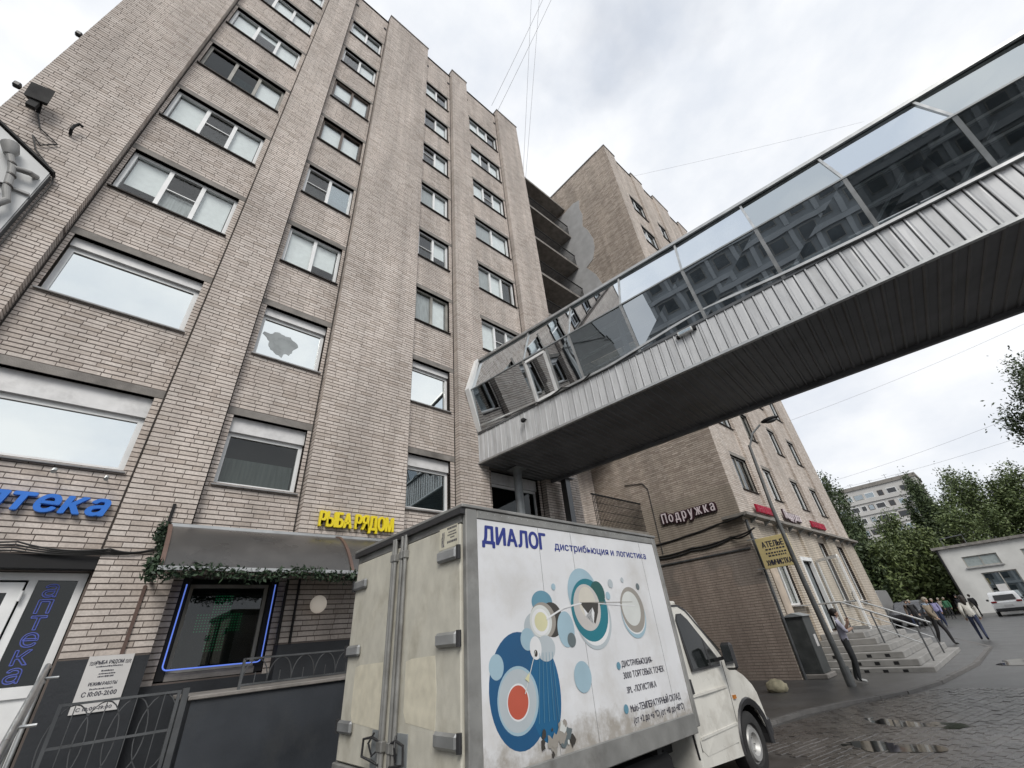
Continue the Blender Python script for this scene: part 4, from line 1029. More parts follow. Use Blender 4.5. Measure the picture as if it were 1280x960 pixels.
# porch block, its little railing, the fence and the handrail
po = thing('porch_block', 'dark slate painted porch wall below the arched railing', 'porch', (2.9, 7.55, 0))
MB().box(1.14, 4.7, 7.0, 8.165, 0, 1.43).build('porch_wall', 'porch', po)
MB().bbox(1.10, 4.74, 6.96, 8.165, 1.432, 1.475, c=0.008).build('coping', 'concrete_dk', po)
MB().box(1.03, 1.09, 6.97, 7.03, 0, 1.56).build('corner_post', 'iron', po)
rl = thing('arched_railing', 'low grey iron railing of pointed arches on the porch wall', 'railing', (2.3, 7.06, 1.475))
m = MB()
m.bar((1.62, 7.06, 1.795), (3.4, 7.06, 1.795), 0.03, 0.02); m.bar((1.62, 7.06, 1.52), (3.4, 7.06, 1.52), 0.025, 0.02); m.build('rail_bar', 'iron', rl)
for xx in (1.62, 3.4): MB().box(xx - 0.015, xx + 0.015, 7.045, 7.075, 1.475, 1.80).build('post', 'iron', rl)
for k in range(6):
    xa = 1.63 + k * 0.295; m = MB(); N = 8
    pts = [(xa + 0.295 / 2 - 0.147 * math.cos(math.pi * i / 16) , 7.06, 1.53 + 0.255 * math.sin(math.pi * i / 16)) for i in range(17)]
    m.tube(pts, 0.007, 5)
    m.tube([(xa + 0.147, 7.06, 1.53), (xa + 0.147, 7.06, 1.64)], 0.006, 5)
    m.build('arch', 'iron', rl)
fe = thing('scrolled_fence', 'grey iron fence panel of overlapping ovals in front of the plinth', 'fence', (0.55, 7.0, 0))
m = MB()
for z in (1.535, 1.19, 0.86): m.bar((0.03, 7.0, z), (1.0, 7.0, z), 0.022, 0.022)
m.build('rail_bar', 'iron', fe)
for xx in (0.015, 1.0): MB().box(xx - 0.016, xx + 0.016, 6.985, 7.015, 0.0, 1.545).build('post', 'iron', fe)
for k in range(4):
    cx = 0.135 + k * 0.245
    m = MB(); m.tube([(cx + 0.165 * math.cos(t), 7.012, 1.195 + 0.33 * math.sin(t)) for t in np.linspace(0, 2 * math.pi, 25)[:-1]], 0.006, 5, closed=True)
    m.build('oval', 'iron', fe)
    MB().tube([(cx, 6.99, 0.86), (cx, 6.99, 1.53)], 0.005, 5).build('picket', 'iron', fe)
st = thing('entrance_steps', 'grey concrete steps leading up to the pharmacy door', 'steps', (-1.2, 7.0, 0))
for k in range(6): MB().bbox(-2.3, -0.14, 5.6 + 0.30 * k, 8.3 if k == 5 else 5.6 + 0.30 * (k + 1) + 0.02, 0.0 if k == 0 else 0.155 * k - 0.02, 0.155 * (k + 1), c=0.01).build('step', 'step', st)
hr = thing('twin_handrail', 'pair of grey tube handrails sloping down from the pharmacy door', 'handrail', (-0.19, 6.2, 0))
for dz in (0.0, -0.13):
    MB().tube([(-0.19, 7.05, 1.88 + dz), (-0.19, 6.6, 1.88 + dz), (-0.19, 6.3, 1.80 + dz), (-0.19, 4.0, 1.20 + dz)], 0.022, 10).build('rail_tube', 'rail', hr, smooth=True)
for y, zt_ in ((6.75, 1.88), (5.4, 1.57), (4.1, 1.23)):
    MB().cyl((-0.19, y, 0.0 if y < 5.5 else 0.155 * 4), (-0.19, y, zt_), 0.02, 10).build('post', 'rail', hr, smooth=True)
    MB().tube([(-0.19, y, zt_ - 0.1), (-0.08, y, zt_ - 0.1)], 0.012, 6).build('bracket', 'rail', hr)

nb = thing('opening_hours_board', 'white board headed РЫБА РЯДОМ with opening hours on the charcoal plinth', 'notice board', (0.33, YP - 0.05, 1.42))
MB().box(0.115, 0.555, YP - 0.05, YP - 0.031, 1.40, 1.985).build('panel', 'paper', nb)
yy = YP - 0.052
for s, z, h, w in (('РЫБА РЯДОМ', 1.893, 0.040, 0.27), ('РЕЖИМ РАБОТЫ', 1.672, 0.034, 0.27), ('С 10:00-21:00', 1.565, 0.048, 0.33), ('С 10:00-19:00', 1.425, 0.034, 0.33)):
    lettering(nb, s, (0.335 - w / 2, yy, z), (1, 0, 0), (0, 0, 1), h, 0.001, 'inkdk', width=w, joined=True, name='lettering', bold=0.03)
r_ = random.Random(4)
for z, w in ((1.862, .25), (1.815, .12), (1.785, .15), (1.755, .15), (1.63, .22), (1.505, .14)):   # rows of print too small to read
    m = MB(); x = 0.335 - w / 2
    while x < 0.335 + w / 2:
        l_ = r_.uniform(0.006, 0.016); m.box(x, x + l_, yy - 0.001, yy + 0.001, z, z + r_.uniform(0.010, 0.016)); x += l_ + 0.005
    tag(m.build('fine_print', 'inkdk', nb), kind='stuff')
for x in (0.14, 0.48):
    m = MB()
    for k in range(3): m.tube([(x + i * 0.012, yy, 1.892 + k * 0.014 + 0.006 * math.sin(i * 2.1)) for i in range(6)], 0.0025, 4)
    m.build('wave_emblem', 'inkdk', nb)

# cables along the facade
def cable(pts, r, label, mat='wire', sag=0.0, group=None, name='cable'):
    P = []
    for a, b in zip(pts, pts[1:]):
        a, b = Vector(a), Vector(b)
        for i in range(8):
            t = i / 8; P.append(a.lerp(b, t) - Vector((0, 0, sag * 4 * t * (1 - t))))
    P.append(Vector(pts[-1]))
    return tag(MB().tube(P, r, 5).build(name, mat), label, 'cable', group)
for k in range(4):
    cable([(-2.9, YS - 0.05 - 0.01 * k, 3.24 + 0.03 * k), (-1.0, YS - 0.18, 3.20 + 0.035 * k), (-0.1, YP - 0.03 - .012 * k, 3.19 + 0.02 * k), (0.43, YP - 0.03, 3.28 + 0.01 * k)], 0.011, ('topmost', 'second', 'third', 'lowest')[3 - k] + ' black cable of the bundle running over the pharmacy door to the awning', sag=0.03 + 0.01 * k, group='cable bundle over the pharmacy door')
m = MB().box(0.415, 0.455, YP - 0.035, YP - 0.008, 3.55, 3.95); tag(m.build('cable_duct', 'black'), 'short black vertical duct on the pilaster above the garland', 'duct')
m = MB().box(0.40, 0.44, YP - 0.03, YP - 0.008, 1.965, 2.8); tag(m.build('cable_duct', 'brownsteel'), 'long brown vertical duct on the pilaster beside the neon window', 'duct')
for x, z in ((-1.0, 4.28), (-0.45, 4.26)):
    p = thing('sign_spotlight', 'tiny spotlight on a thin arm %s above the blue letters' % ('left' if x < -0.8 else 'right'), 'spotlight', (x, YS, z))
    MB().tube([(x, YS - 0.01, z), (x, YS - 0.22, z - 0.03)], 0.008, 6).build('arm', 'steel', p); MB().cyl((x, YS - 0.20, z - 0.02), (x, YS - 0.27, z - 0.07), 0.028, 10).build('head', 'alu', p)

# ------------------------------------------------------------------ annex gable, downpipe, floodlight at the left edge
an = thing('gabled_annex', 'low pale grey gabled annex against the brick at the left edge', 'building', (-6, 7.95, 0))
gab = [(-12.0, 0), (-2.85, 0), (-2.85, 9.30), (-6.85, 12.15), (-12.0, 8.2)]
MB().prism(gab, 'y', 8.05, 8.17).build('wall', 'annex', an)
m = MB(); m.bar((-2.80, 8.08, 9.33), (-6.9, 8.08, 12.22), 0.14, 0.035); m.build('roof_verge', 'black', an)
m = MB(); m.bar((-6.8, 8.08, 12.25), (-12.1, 8.08, 8.25), 0.14, 0.035); m.build('roof_verge', 'black', an)
MB().box(-2.848, -2.83, 8.06, 8.18, 0, 9.28).build('edge_flashing', 'iron', an)
MB().box(-12.0, -2.852, 8.0, 8.048, 8.62, 8.66).build('string_course', 'render_grey', an)
dp = thing('downpipe', 'jointed zinc downpipe with funnel on the grey annex', 'downpipe', (-3.17, 7.92, 7.0))
MB().tube([(-3.36, 7.92, 9.43), (-3.30, 7.92, 9.30), (-3.29, 7.92, 9.20)], [0.11, 0.10, 0.06], 14).build('funnel', 'pipe', dp, smooth=True)
MB().tube([(-3.29, 7.92, 9.24), (-3.16, 7.92, 8.97), (-3.13, 7.92, 8.87), (-3.04, 7.92, 8.47), (-2.96, 7.92, 8.28), (-3.12, 7.92, 7.85), (-3.18, 7.92, 0.3)], 0.05, 14).build('pipe', 'pipe', dp)
MB().tube([(-3.16, 7.92, 8.97), (-2.97, 7.92, 9.0), (-2.93, 8.04, 9.08)], 0.045, 12).build('branch_pipe', 'pipe', dp)
for z, x in ((8.78, -3.11), (8.55, -3.06), (8.1, -3.03), (9.02, -3.19)): MB().cyl((x, 7.92, z), (x + 0.01, 7.92, z + 0.03), 0.06, 14).build('joint_ring', 'sill_dk', dp)
MB().tube([(-3.06, 7.92, 8.6), (-3.5, 8.0, 8.45), (-3.8, 8.04, 8.4)], 0.015, 6).build('clamp_rod', 'black', dp)
fl2 = thing('large_floodlight', 'black square floodlight on the brick high above the annex', 'floodlight', (-3.5, 8.18, 10.9))
m = MB(); m.add([(-3.72, 7.90, 11.10), (-3.42, 7.88, 11.14), (-3.40, 7.94, 10.80), (-3.70, 7.96, 10.76), (-3.68, 8.04, 11.12), (-3.46, 8.02, 11.16), (-3.44, 8.06, 10.86), (-3.66, 8.08, 10.82)],
             [(0, 1, 2, 3), (4, 7, 6, 5), (0, 4, 5, 1), (1, 5, 6, 2), (2, 6, 7, 3), (3, 7, 4, 0)]); m.build('housing', 'black', fl2)
MB().bar((-3.51, 7.95, 10.9), (-3.51, 8.185, 10.72), 0.05, 0.03).build('bracket', 'black', fl2)
MB().box(-3.62, -3.50, 7.98, 8.06, 10.60, 10.78).build('gear_box', 'black', fl2)
cable([(-3.5, 8.17, 10.7), (-3.35, 8.16, 10.35), (-3.05, 8.16, 10.15), (-3.2, 8.16, 9.95), (-3.35, 8.15, 10.1), (-3.2, 8.16, 9.80), (-2.85, 8.15, 9.45), (-2.78, 8.15, 9.2), (-2.78, 8.15, 7.0)], 0.012, 'tangled black cable below the large floodlight')
sc = thing('swan_neck_bracket', 'short black curved bracket on the brick right of the large floodlight', 'bracket', (-3.0, 8.18, 10.85))
MB().tube([(-3.02, 8.18, 10.55), (-3.02, 8.08, 10.6), (-3.02, 8.08, 10.72), (-2.98, 8.07, 10.82), (-2.93, 8.06, 10.78)], 0.026, 8).build('arm', 'black', sc, smooth=True)
for x, z, lab in ((-3.88, 11.2, 'small dark camera box high on the left corner of the brick block'), (-3.86, 13.6, 'dark antenna bracket highest on the left corner of the brick block')):
    c = thing('corner_device', lab, 'camera', (x, 8.3, z)); MB().bar((x + .02, 8.3, z), (x - 0.05, 8.27, z + 0.03), 0.03).build('arm', 'black', c); MB().bbox(x - 0.14, x - 0.04, 8.2, 8.30, z - 0.02, z + 0.10, c=0.02).build('housing', 'plastic', c)

# ------------------------------------------------------------------ delivery truck (x forward, y to its left, origin at the rear right corner)
tk = thing('delivery_truck', 'white box truck with blue circle graphics parked below the footbridge', 'truck', (2.24, 3.12, 0.0), R(0.3), local=True, ry=R(0.9))
TL, TW, TZ0, TZ1 = 3.20, 2.23, 0.86, 2.80
body = MB().box(0.03, TL - 0.01, 0.012, TW - 0.012, TZ0 - 0.02, TZ1 - 0.03).build('cargo_box', 'boxwhite', tk)
def splash(name):
    m = M(name, (0.70, 0.71, 0.73), 0.4, var=0.06, scale=2, dirt=0.5, dcol=(0.44, 0.41, 0.36), dscale=1.3)
    n, l = m.node_tree.nodes, m.node_tree.links; b = n['Principled BSDF']; src = b.inputs['Base Color'].links[0].from_socket
    tco = n.new('ShaderNodeTexCoord'); sx = n.new('ShaderNodeSeparateXYZ'); l.new(tco.outputs['Object'], sx.inputs[0])
    nz = n.new('ShaderNodeTexNoise'); nz.inputs['Scale'].default_value = 3.5; nz.inputs['Detail'].default_value = 8; nz.inputs['Roughness'].default_value = 0.7; l.new(tco.outputs['Object'], nz.inputs['Vector'])
    h = n.new('ShaderNodeMapRange'); h.inputs[1].default_value = 0.88; h.inputs[2].default_value = 1.25; h.inputs[3].default_value = 0.42; h.inputs[4].default_value = 0.0; l.new(sx.outputs[2], h.inputs[0])
    ad = n.new('ShaderNodeMath'); ad.operation = 'ADD'; l.new(h.outputs[0], ad.inputs[0]); l.new(nz.outputs['Fac'], ad.inputs[1])
    f = n.new('ShaderNodeMapRange'); f.inputs[1].default_value = 0.68; f.inputs[2].default_value = 0.92; f.inputs[4].default_value = 0.75; l.new(ad.outputs[0], f.inputs[0])
    mm = n.new('ShaderNodeMix'); mm.data_type = 'RGBA'; mm.inputs[7].default_value = (0.24, 0.205, 0.155, 1); l.new(f.outputs[0], mm.inputs[0]); l.new(src, mm.inputs[6]); l.new(mm.outputs[2], b.inputs['Base Color'])
    return m
MAT['boxside'] = splash('mud_splashed_white')
sp = MB().box(0.135, TL - 0.07, 0.004, 0.011, TZ0 + 0.02, TZ1 - 0.10).build('side_panel', 'boxside', tk)
for (nm, a) in (('corner_post', (0.0, 0.13, -0.008, 0.05, TZ0 - 0.10, TZ1 - 0.02)), ('corner_post', (0.0, 0.13, TW - 0.05, TW + 0.008, TZ0 - 0.10, TZ1 - 0.02)), ('corner_post', (TL - 0.065, TL + 0.012, -0.008, 0.05, TZ0 - 0.1, TZ1 - 0.02)),
                ('corner_post', (TL - 0.065, TL + 0.012, TW - 0.05, TW + 0.008, TZ0 - 0.1, TZ1 - 0.02)),
                ('top_rail', (0.131, TL - 0.066, -0.006, 0.04, TZ1 - 0.105, TZ1 - 0.02)), ('top_rail', (0.131, TL - 0.066, TW - 0.04, TW + 0.006, TZ1 - 0.105, TZ1 - 0.02)),
                ('sill_rail', (0.131, TL - 0.066, -0.010, 0.06, TZ0 - 0.15, TZ0 + 0.03)), ('sill_rail', (0.131, TL - 0.066, TW - 0.06, TW + 0.01, TZ0 - 0.15, TZ0 + 0.03))):
    MB().bbox(*a, c=0.008).build(nm, 'boxrail', tk)
for x in (0.93, 1.44, 2.79): MB().box(x, x + 0.003, 0.0028, 0.0045, TZ0 + 0.03, TZ1 - 0.11).build('panel_seam', 'iron', sp)
m = MB()
for k in range(34): m.cyl((0.17 + k * 0.088, -0.0055, TZ1 - 0.05), (0.17 + k * 0.088, -0.0085, TZ1 - 0.05), 0.006, 6)
tag(m.build('rivet_row', 'alu', tk), kind='stuff')
MB().bbox(-0.05, TL + 0.02, -0.02, TW + 0.02, TZ1 - 0.02, TZ1 + 0.012, c=0.006).build('roof_cap', 'boxrail', tk)
MB().box(-0.055, 0.0, 0.0, TW, TZ1 - 0.075, TZ1 - 0.022).build('rear_gasket', 'plastic', tk)
MB().box(-0.01, 0.03, 0.05, TW - 0.05, TZ1 - 0.14, TZ1 - 0.075).build('rear_header', 'boxrail', tk)
MB().bbox(-0.04, 0.06, 0.0, TW, TZ0 - 0.16, TZ0 - 0.03, c=0.01).build('rear_sill', 'boxrail', tk)
for (ya, yb) in ((0.055, 1.07), (1.09, TW - 0.05)):
    d = MB().bbox(-0.022, 0.028, ya, yb, TZ0 - 0.02, TZ1 - 0.15, c=0.01).build('rear_door', 'doorcream', tk)
    for k, z in enumerate((2.40, 1.75, 1.11)):
        s = 1 if ya < 0.5 else -1; ye = 0.02 if s > 0 else TW - 0.02
        h = MB(); ya2, yb2_ = sorted((ye, ye + s * 0.36))
        h.bbox(-0.066, -0.024, ya2 + (0.05 if s > 0 else 0), yb2_ - (0 if s > 0 else 0.05), z - 0.05, z + 0.055, c=0.02); h.build('hinge', 'alu', d)
        MB().cyl((-0.045, ye + s * 0.03, z - 0.055), (-0.045, ye + s * 0.03, z + 0.06), 0.022, 10).build('hinge_pin', 'plastic', d)
# paler wiped patches on the doors
for (ya, yb, za, zb) in ((0.40, 0.90, 1.16, 1.64), (1.32, 1.95, 1.12, 1.62)):
    P = [(ya, za), (yb - 0.05, za + 0.03), (yb, za + 0.10), (yb, zb - 0.02), (yb - 0.10, zb), (ya + 0.02, zb + 0.01), (ya - 0.01, (za + zb) / 2)]
    MB().prism(P, 'x', -0.0235, -0.0215).build('wiped_patch', 'doorclean', tk)
MB().box(-0.024, -0.021, 0.09, 0.385, 2.47, 2.66).build('sticker', M('sticker_film', (0.60, 0.57, 0.46), 0.4), tk)
r_ = random.Random(9); m = MB()
for j in range(6):
    y = 0.33 if j == 5 else 0.36
    m.tube([(-0.0245, 0.345 - 0.012 * abs(i - 3) - 0.0 * j, 2.49 + 0.025 * i) for i in range(6)], 0.003, 4) if j == 0 else None
for j, (z, w) in enumerate(((2.63, .15), (2.60, .11), (2.575, .14), (2.55, .05), (2.51, .15))):
    y = 0.18 + w / 2
    while y > 0.18 - w / 2:
        l_ = r_.uniform(0.008, 0.018); m.box(-0.0247, -0.0242, y - l_, y, z, z + (0.02 if j in (0, 4) else 0.012)); y -= l_ + 0.005
for k in range(4): m.tube([(-0.0245, 0.34 - 0.012 * k + 0.008 * math.sin(i), 2.49 + 0.022 * i) for i in range(7)], 0.0022, 4)
tag(m.build('sticker_print', 'inkdk', tk), kind='stuff')
for y in (1.23, 1.19, 1.05, 0.98):
    rd = MB().cyl((-0.05, y, TZ0 - 0.06), (-0.05, y, TZ1 - 0.06), 0.02, 10).build('lock_rod', 'boxrail', tk, smooth=True)
    for z in (2.55, 1.02): MB().bbox(-0.075, -0.02, y - 0.03, y + 0.03, z - 0.04, z + 0.04, c=0.008).build('rod_guide', 'boxrail', rd)
for y, s in ((1.21, 1), (1.02, -1)):
    hd = MB().box(-0.030, -0.022, *sorted((y + s * 0.03, y + s * 0.22)), 0.86, 1.12).build('handle_plate', 'steel', tk)
    MB().tube([(-0.06, y, 1.05), (-0.08, y + s * 0.12, 1.08), (-0.09, y + s * 0.26, 1.06), (-0.09, y + s * 0.27, 0.94), (-0.07, y + s * 0.14, 0.92), (-0.06, y, 0.9)], 0.011, 8).build('handle', 'plastic', hd)
    MB().tube([(-0.07, y + s * 0.10, 1.11), (-0.1, y + s * 0.14, 1.04), (-0.07, y + s * 0.12, 0.95), (-0.05, y + s * 0.04, 1.0)], 0.009, 6).build('hasp', 'plastic', hd)
# printed graphics on the side (the outside faces -y)
def ink(name, c): return M(name, c, 0.42, var=0.06)
INK = dict(blue=ink('print_blue', (0.012, 0.085, 0.20)), blue2=ink('print_blue_bright', (0.012, 0.11, 0.24)), grey=ink('print_grey', (0.44, 0.49, 0.52)), red=ink('print_red', (0.50, 0.10, 0.06)), pale=ink('print_pale_blue', (0.33, 0.47, 0.55)), black=ink('print_black', (0.045, 0.04, 0.035)),
           lt=ink('print_light', (0.62, 0.64, 0.62)), taupe=ink('print_taupe', (0.30, 0.28, 0.25)), yel=ink('print_yellow', (0.62, 0.60, 0.38)), teal=ink('print_teal', (0.012, 0.17, 0.22)), pk=ink('print_pinkish', (0.52, 0.50, 0.48)), dkg=ink('print_dark_green', (0.015, 0.09, 0.085)), white=ink('print_white', (0.72, 0.73, 0.74)), slate=ink('print_slate', (0.12, 0.15, 0.16)), mid=ink('print_mid_blue', (0.12, 0.27, 0.36)), orange=ink('print_cream', (0.60, 0.57, 0.50)))
lay = [0]
def disc(cx, cz, rx, rz, c, name='printed_disc', rot=0.0, n=40):
    lay[0] += 1; y = 0.0035 - 0.00013 * lay[0]
    P = []
    for k in range(n):
        t = 2 * math.pi * k / n; a, b = rx * math.cos(t), rz * math.sin(t)
        P.append((cx - 2.24 + a * math.cos(rot) - b * math.sin(rot), y, cz + a * math.sin(rot) + b * math.cos(rot)))
    MB().add(P, [tuple(range(n))]).build(name, INK[c], sp)
def poly(P, c, name='printed_shape'):
    lay[0] += 1; y = 0.0035 - 0.00013 * lay[0]
    MB().add([(x - 2.24, y, z) for x, z in P], [tuple(range(len(P)))]).build(name, INK[c], sp)
def line(p, q, w, c):
    d = Vector((q[0] - p[0], q[1] - p[1])).normalized() * w / 2
    poly([(p[0] - d.y, p[1] + d.x), (q[0] - d.y, q[1] + d.x), (q[0] + d.y, q[1] - d.x), (p[0] + d.y, p[1] - d.x)], c, 'printed_line')
disc(2.78, 1.375, 0.335, 0.395, 'blue'); disc(3.06, 1.32, 0.19, 0.335, 'blue2'); disc(2.75, 1.30, 0.225, 0.225, 'pale'); disc(2.745, 1.30, 0.205, 0.205, 'grey'); disc(2.745, 1.285, 0.122, 0.122, 'white'); disc(2.743, 1.285, 0.112, 0.110, 'red')
disc(2.53, 1.535, 0.078, 0.088, 'pale'); disc(3.13, 2.0, 0.14, 0.10, 'mid'); disc(3.24, 1.855, 0.15, 0.145, 'black'); disc(3.02, 1.80, 0.15, 0.12, 'grey'); disc(3.12, 1.85, 0.17, 0.15, 'taupe'); disc(3.09, 1.845, 0.145, 0.132, 'lt'); disc(3.085, 1.84, 0.115, 0.107, 'white'); disc(3.09, 1.84, 0.085, 0.078, 'yel')
disc(3.12, 1.63, 0.12, 0.10, 'grey'); disc(2.90, 1.71, 0.085, 0.085, 'pale'); disc(2.99, 1.64, 0.072, 0.088, 'white'); disc(2.985, 1.60, 0.022, 0.026, 'black')
disc(3.42, 1.77, 0.12, 0.15, 'pale'); disc(3.76, 2.08, 0.245, 0.245, 'pale'); disc(3.87, 1.86, 0.29, 0.285, 'grey'); disc(3.86, 1.875, 0.27, 0.265, 'white'); disc(3.83, 1.935, 0.295, 0.29, 'teal'); disc(4.0, 2.085, 0.122, 0.12, 'dkg'); disc(3.79, 1.955, 0.215, 0.215, 'pk'); disc(3.80, 2.0, 0.135, 0.145, 'orange')
poly([(3.68, 2.0), (3.98, 1.99), (3.95, 1.90), (3.88, 1.80), (3.78, 1.87)], 'black'); poly([(3.72, 1.95), (3.80, 1.88), (3.84, 1.91), (3.85, 1.80), (3.89, 1.90), (3.87, 1.95), (3.80, 1.83), (3.74, 1.87)], 'white')
disc(3.48, 1.677, 0.060, 0.060, 'slate')
disc(4.60, 1.875, 0.235, 0.235, 'pale'); disc(4.60, 1.893, 0.225, 0.215, 'white'); disc(4.60, 1.925, 0.228, 0.232, 'taupe'); disc(4.575, 1.935, 0.175, 0.175, 'lt')
disc(3.57, 1.38, 0.123, 0.122, 'pale')
for (x, z, r0, c) in ((3.307, 2.136, .030, 'pale'), (4.26, 2.186, .046, 'grey'), (4.174, 2.062, .04, 'pale'), (4.50, 2.23, .028, 'grey'), (4.797, 2.166, .036, 'slate'), (4.144, 1.42, .033, 'mid'), (4.144, 1.07, .037, 'mid')): disc(x, z, r0, r0, c, n=20)
line((3.16, 1.86), (3.42, 1.95), 0.016, 'white'); line((3.42, 1.95), (3.70, 1.99), 0.014, 'white'); line((3.98, 1.985), (4.65, 1.96), 0.008, 'white'); line((3.7, 1.996), (4.62, 2.0), 0.005, 'taupe'); line((2.82, 1.33), (2.98, 1.62), 0.008, 'lt'); poly([(2.83, 1.43), (2.885, 1.47), (2.875, 1.40)], 'yel')
for k in range(5): line((3.03 + 0.04 * k, 1.60), (2.95 + 0.06 * k, 1.12), 0.004, 'mid')
# scraped corner low on the side
r_ = random.Random(21)
for k in range(26):
    cx, cz = r_.gauss(3.12, .10), r_.gauss(0.98, .05); rr = r_.uniform(.012, .05) if k > 2 else .07; n_ = 9
    if cz - rr < 0.885: continue
    poly([(cx + rr * r_.uniform(.4, 1.2) * math.cos(2 * math.pi * i / n_), cz + rr * r_.uniform(.6, 1.3) * math.sin(2 * math.pi * i / n_)) for i in range(n_)], ('taupe', 'slate', 'taupe', 'black', 'lt')[k % 5], 'scrape')
yl = 0.0015
for s, x, z, h, w, b in (('ДИАЛОГ', 2.435, 2.485, 0.155, 0.86, .06), ('дистрибьюция и логистика', 3.40, 2.495, 0.078, 1.75, .03), ('ДИСТРИБЬЮЦИЯ-', 4.20, 1.405, 0.052, 0.585, .02), ('3000 ТОРГОВЫХ ТОЧЕК', 4.20, 1.305, 0.056, 0.78, .02), ('3PL -ЛОГИСТИКА', 4.215, 1.185, 0.054, 0.55, .02),
                         ('Multi-ТЕМПЕРАТУРНЫЙ СКЛАД', 4.22, 1.035, 0.056, 0.97, .02), ('(от +2 до +6 °С) (от +10 до +18°С)', 4.24, 0.945, 0.054, 0.98, .02)):
    lettering(sp, s, (x - 2.24, yl, z), (1, 0, 0), (0, 0, 1), h, 0.0006, 'ink' if h > .07 else 'inkdk', width=w, joined=True, name='lettering', bold=b)
# chassis
MB().box(0.15, TL + 2.0, 0.45, 0.57, 0.50, 0.64).build('frame_rail', 'black', tk); MB().box(0.15, TL + 2.0, TW - 0.57, TW - 0.45, 0.50, 0.64).build('frame_rail', 'black', tk)
for x in (0.4, 1.3, 2.4): MB().box(x, x + 0.08, 0.08, TW - 0.08, 0.64, 0.72).build('cross_member', 'black', tk)
MB().bbox(1.9, 2.75, 0.12, 0.44, 0.34, 0.62, c=0.05).build('fuel_tank', 'black', tk)
MB().box(0.0, 0.09, 0.10, TW - 0.10, 0.42, 0.54).build('bumper_bar', 'black', tk)
for y in (0.22, TW - 0.22):
    l_ = MB().box(-0.02, 0.0, y - 0.14, y + 0.14, 0.44, 0.52).build('tail_lamp', 'lamp_red', tk)
def wheel(cx, y0, y1, r=0.345, out=-1):
    w = MB()
    ys = [y0, y0 + 0.02, y1 - 0.02, y1]; rs = [r - 0.05, r, r, r - 0.05]; N = 32
    V = []
    prof = [(y0 + 0.03, 0.20), (y0, 0.22), (y0, r - 0.03), (y0 + 0.025, r), (y1 - 0.025, r), (y1, r - 0.03), (y1, 0.22), (y1 - 0.03, 0.20)]
    for k in range(N):
        t = 2 * math.pi * k / N
        for (y, rr) in prof: V.append((cx + rr * math.cos(t), y, 0.345 + rr * math.sin(t)))
    n = len(prof); F = [(k * n + i, k * n + i + 1, ((k + 1) % N) * n + i + 1, ((k + 1) % N) * n + i) for k in range(N) for i in range(n - 1)]
    w.add(V, F); o = w.build('wheel', 'rubber', tk, smooth=True)
    ym = y0 + 0.05 if out < 0 else y1 - 0.05
    rm = MB(); V = []
    pr = [(ym - out * -0.0, 0.0), (ym, 0.09), (ym - out * 0.05 * -1, 0.12), (ym - out * -0.05, 0.17), (ym + out * 0.02, 0.185), (ym + out * 0.02, 0.215)]
    for k in range(24):
        t = 2 * math.pi * k / 24
        for (y, rr) in pr: V.append((cx + rr * math.cos(t), y, 0.345 + rr * math.sin(t)))
    n = len(pr); rm.add(V, [(k * n + i, k * n + i + 1, ((k + 1) % 24) * n + i + 1, ((k + 1) % 24) * n + i) for k in range(24) for i in range(n - 1)])
    rim = rm.build('rim', 'rim', o, smooth=True)
    m = MB()
    for k in range(5):
        t = 2 * math.pi * k / 5; m.cyl((cx + 0.07 * math.cos(t), ym, 0.345 + 0.07 * math.sin(t)), (cx + 0.07 * math.cos(t), ym + out * 0.02, 0.345 + 0.07 * math.sin(t)), 0.012, 6)
    m.build('wheel_nuts', 'rim', o)
wheel(1.05, 0.10, 0.30); wheel(1.05, 0.33, 0.53); wheel(1.05, TW - 0.30, TW - 0.10, out=1); wheel(1.05, TW - 0.53, TW - 0.33, out=1)
wheel(4.80, 0.17, 0.37); wheel(4.80, TW - 0.37, TW - 0.17, out=1)
MB().cyl((1.05, 0.3, 0.345), (1.05, TW - 0.3, 0.345), 0.07).build('axle', 'black', tk); MB().cyl((4.80, 0.3, 0.345), (4.80, TW - 0.3, 0.345), 0.05).build('axle', 'black', tk)
# cab: side profile lofted across the width
arch = [(4.80 + 0.42 * math.cos(t), 0.36 + 0.42 * math.sin(t)) for t in np.linspace(math.pi * 1.02, -0.02 * math.pi, 15)]
prof = [(3.26, 0.36), (3.26, 1.2), (3.27, 1.80), (3.33, 1.95), (3.45, 2.005), (3.80, 2.02), (3.98, 1.97), (4.10, 1.88), (4.55, 1.36), (4.64, 1.27), (5.02, 1.08), (5.20, 0.95), (5.28, 0.84), (5.33, 0.60), (5.32, 0.36)] + [p for p in arch[::-1]] + [(4.34, 0.30)]
cxm, czm = 4.3, 0.95
stations = [(-1.0, 0.05), (-0.97, 0.022), (-0.90, 0.0), (-0.5, -0.0), (0.5, -0.0), (0.90, 0.0), (0.97, 0.022), (1.0, 0.05)]
CWD = 0.985; CY = TW / 2
def tum(z): return 1.0 - 0.115 * max(0, z - 1.15) / 0.85
V = []
for (sgn, ins) in stations:
    for (x, z) in prof:
        dx, dz = x - cxm, z - czm; L_ = math.hypot(dx, dz); k_ = ins * (1.0 if z > 0.5 else 0.2)
        xx = x - dx / L_ * k_; zz = z - dz / L_ * k_
        bow = 0.06 * (1 - sgn * sgn) if x > 4.6 else 0.0
        V.append((xx + bow, CY + sgn * CWD * tum(zz), zz))
n = len(prof); F = []
for j in range(len(stations) - 1):
    for i in range(n): F.append((j * n + i, j * n + (i + 1) % n, (j + 1) * n + (i + 1) % n, (j + 1) * n + i))
F += [tuple(range(n)), tuple((len(stations) - 1) * n + i for i in range(n - 1, -1, -1))]
cabo = MB().add(V, F).build('cab', 'cab', tk, smooth=True)
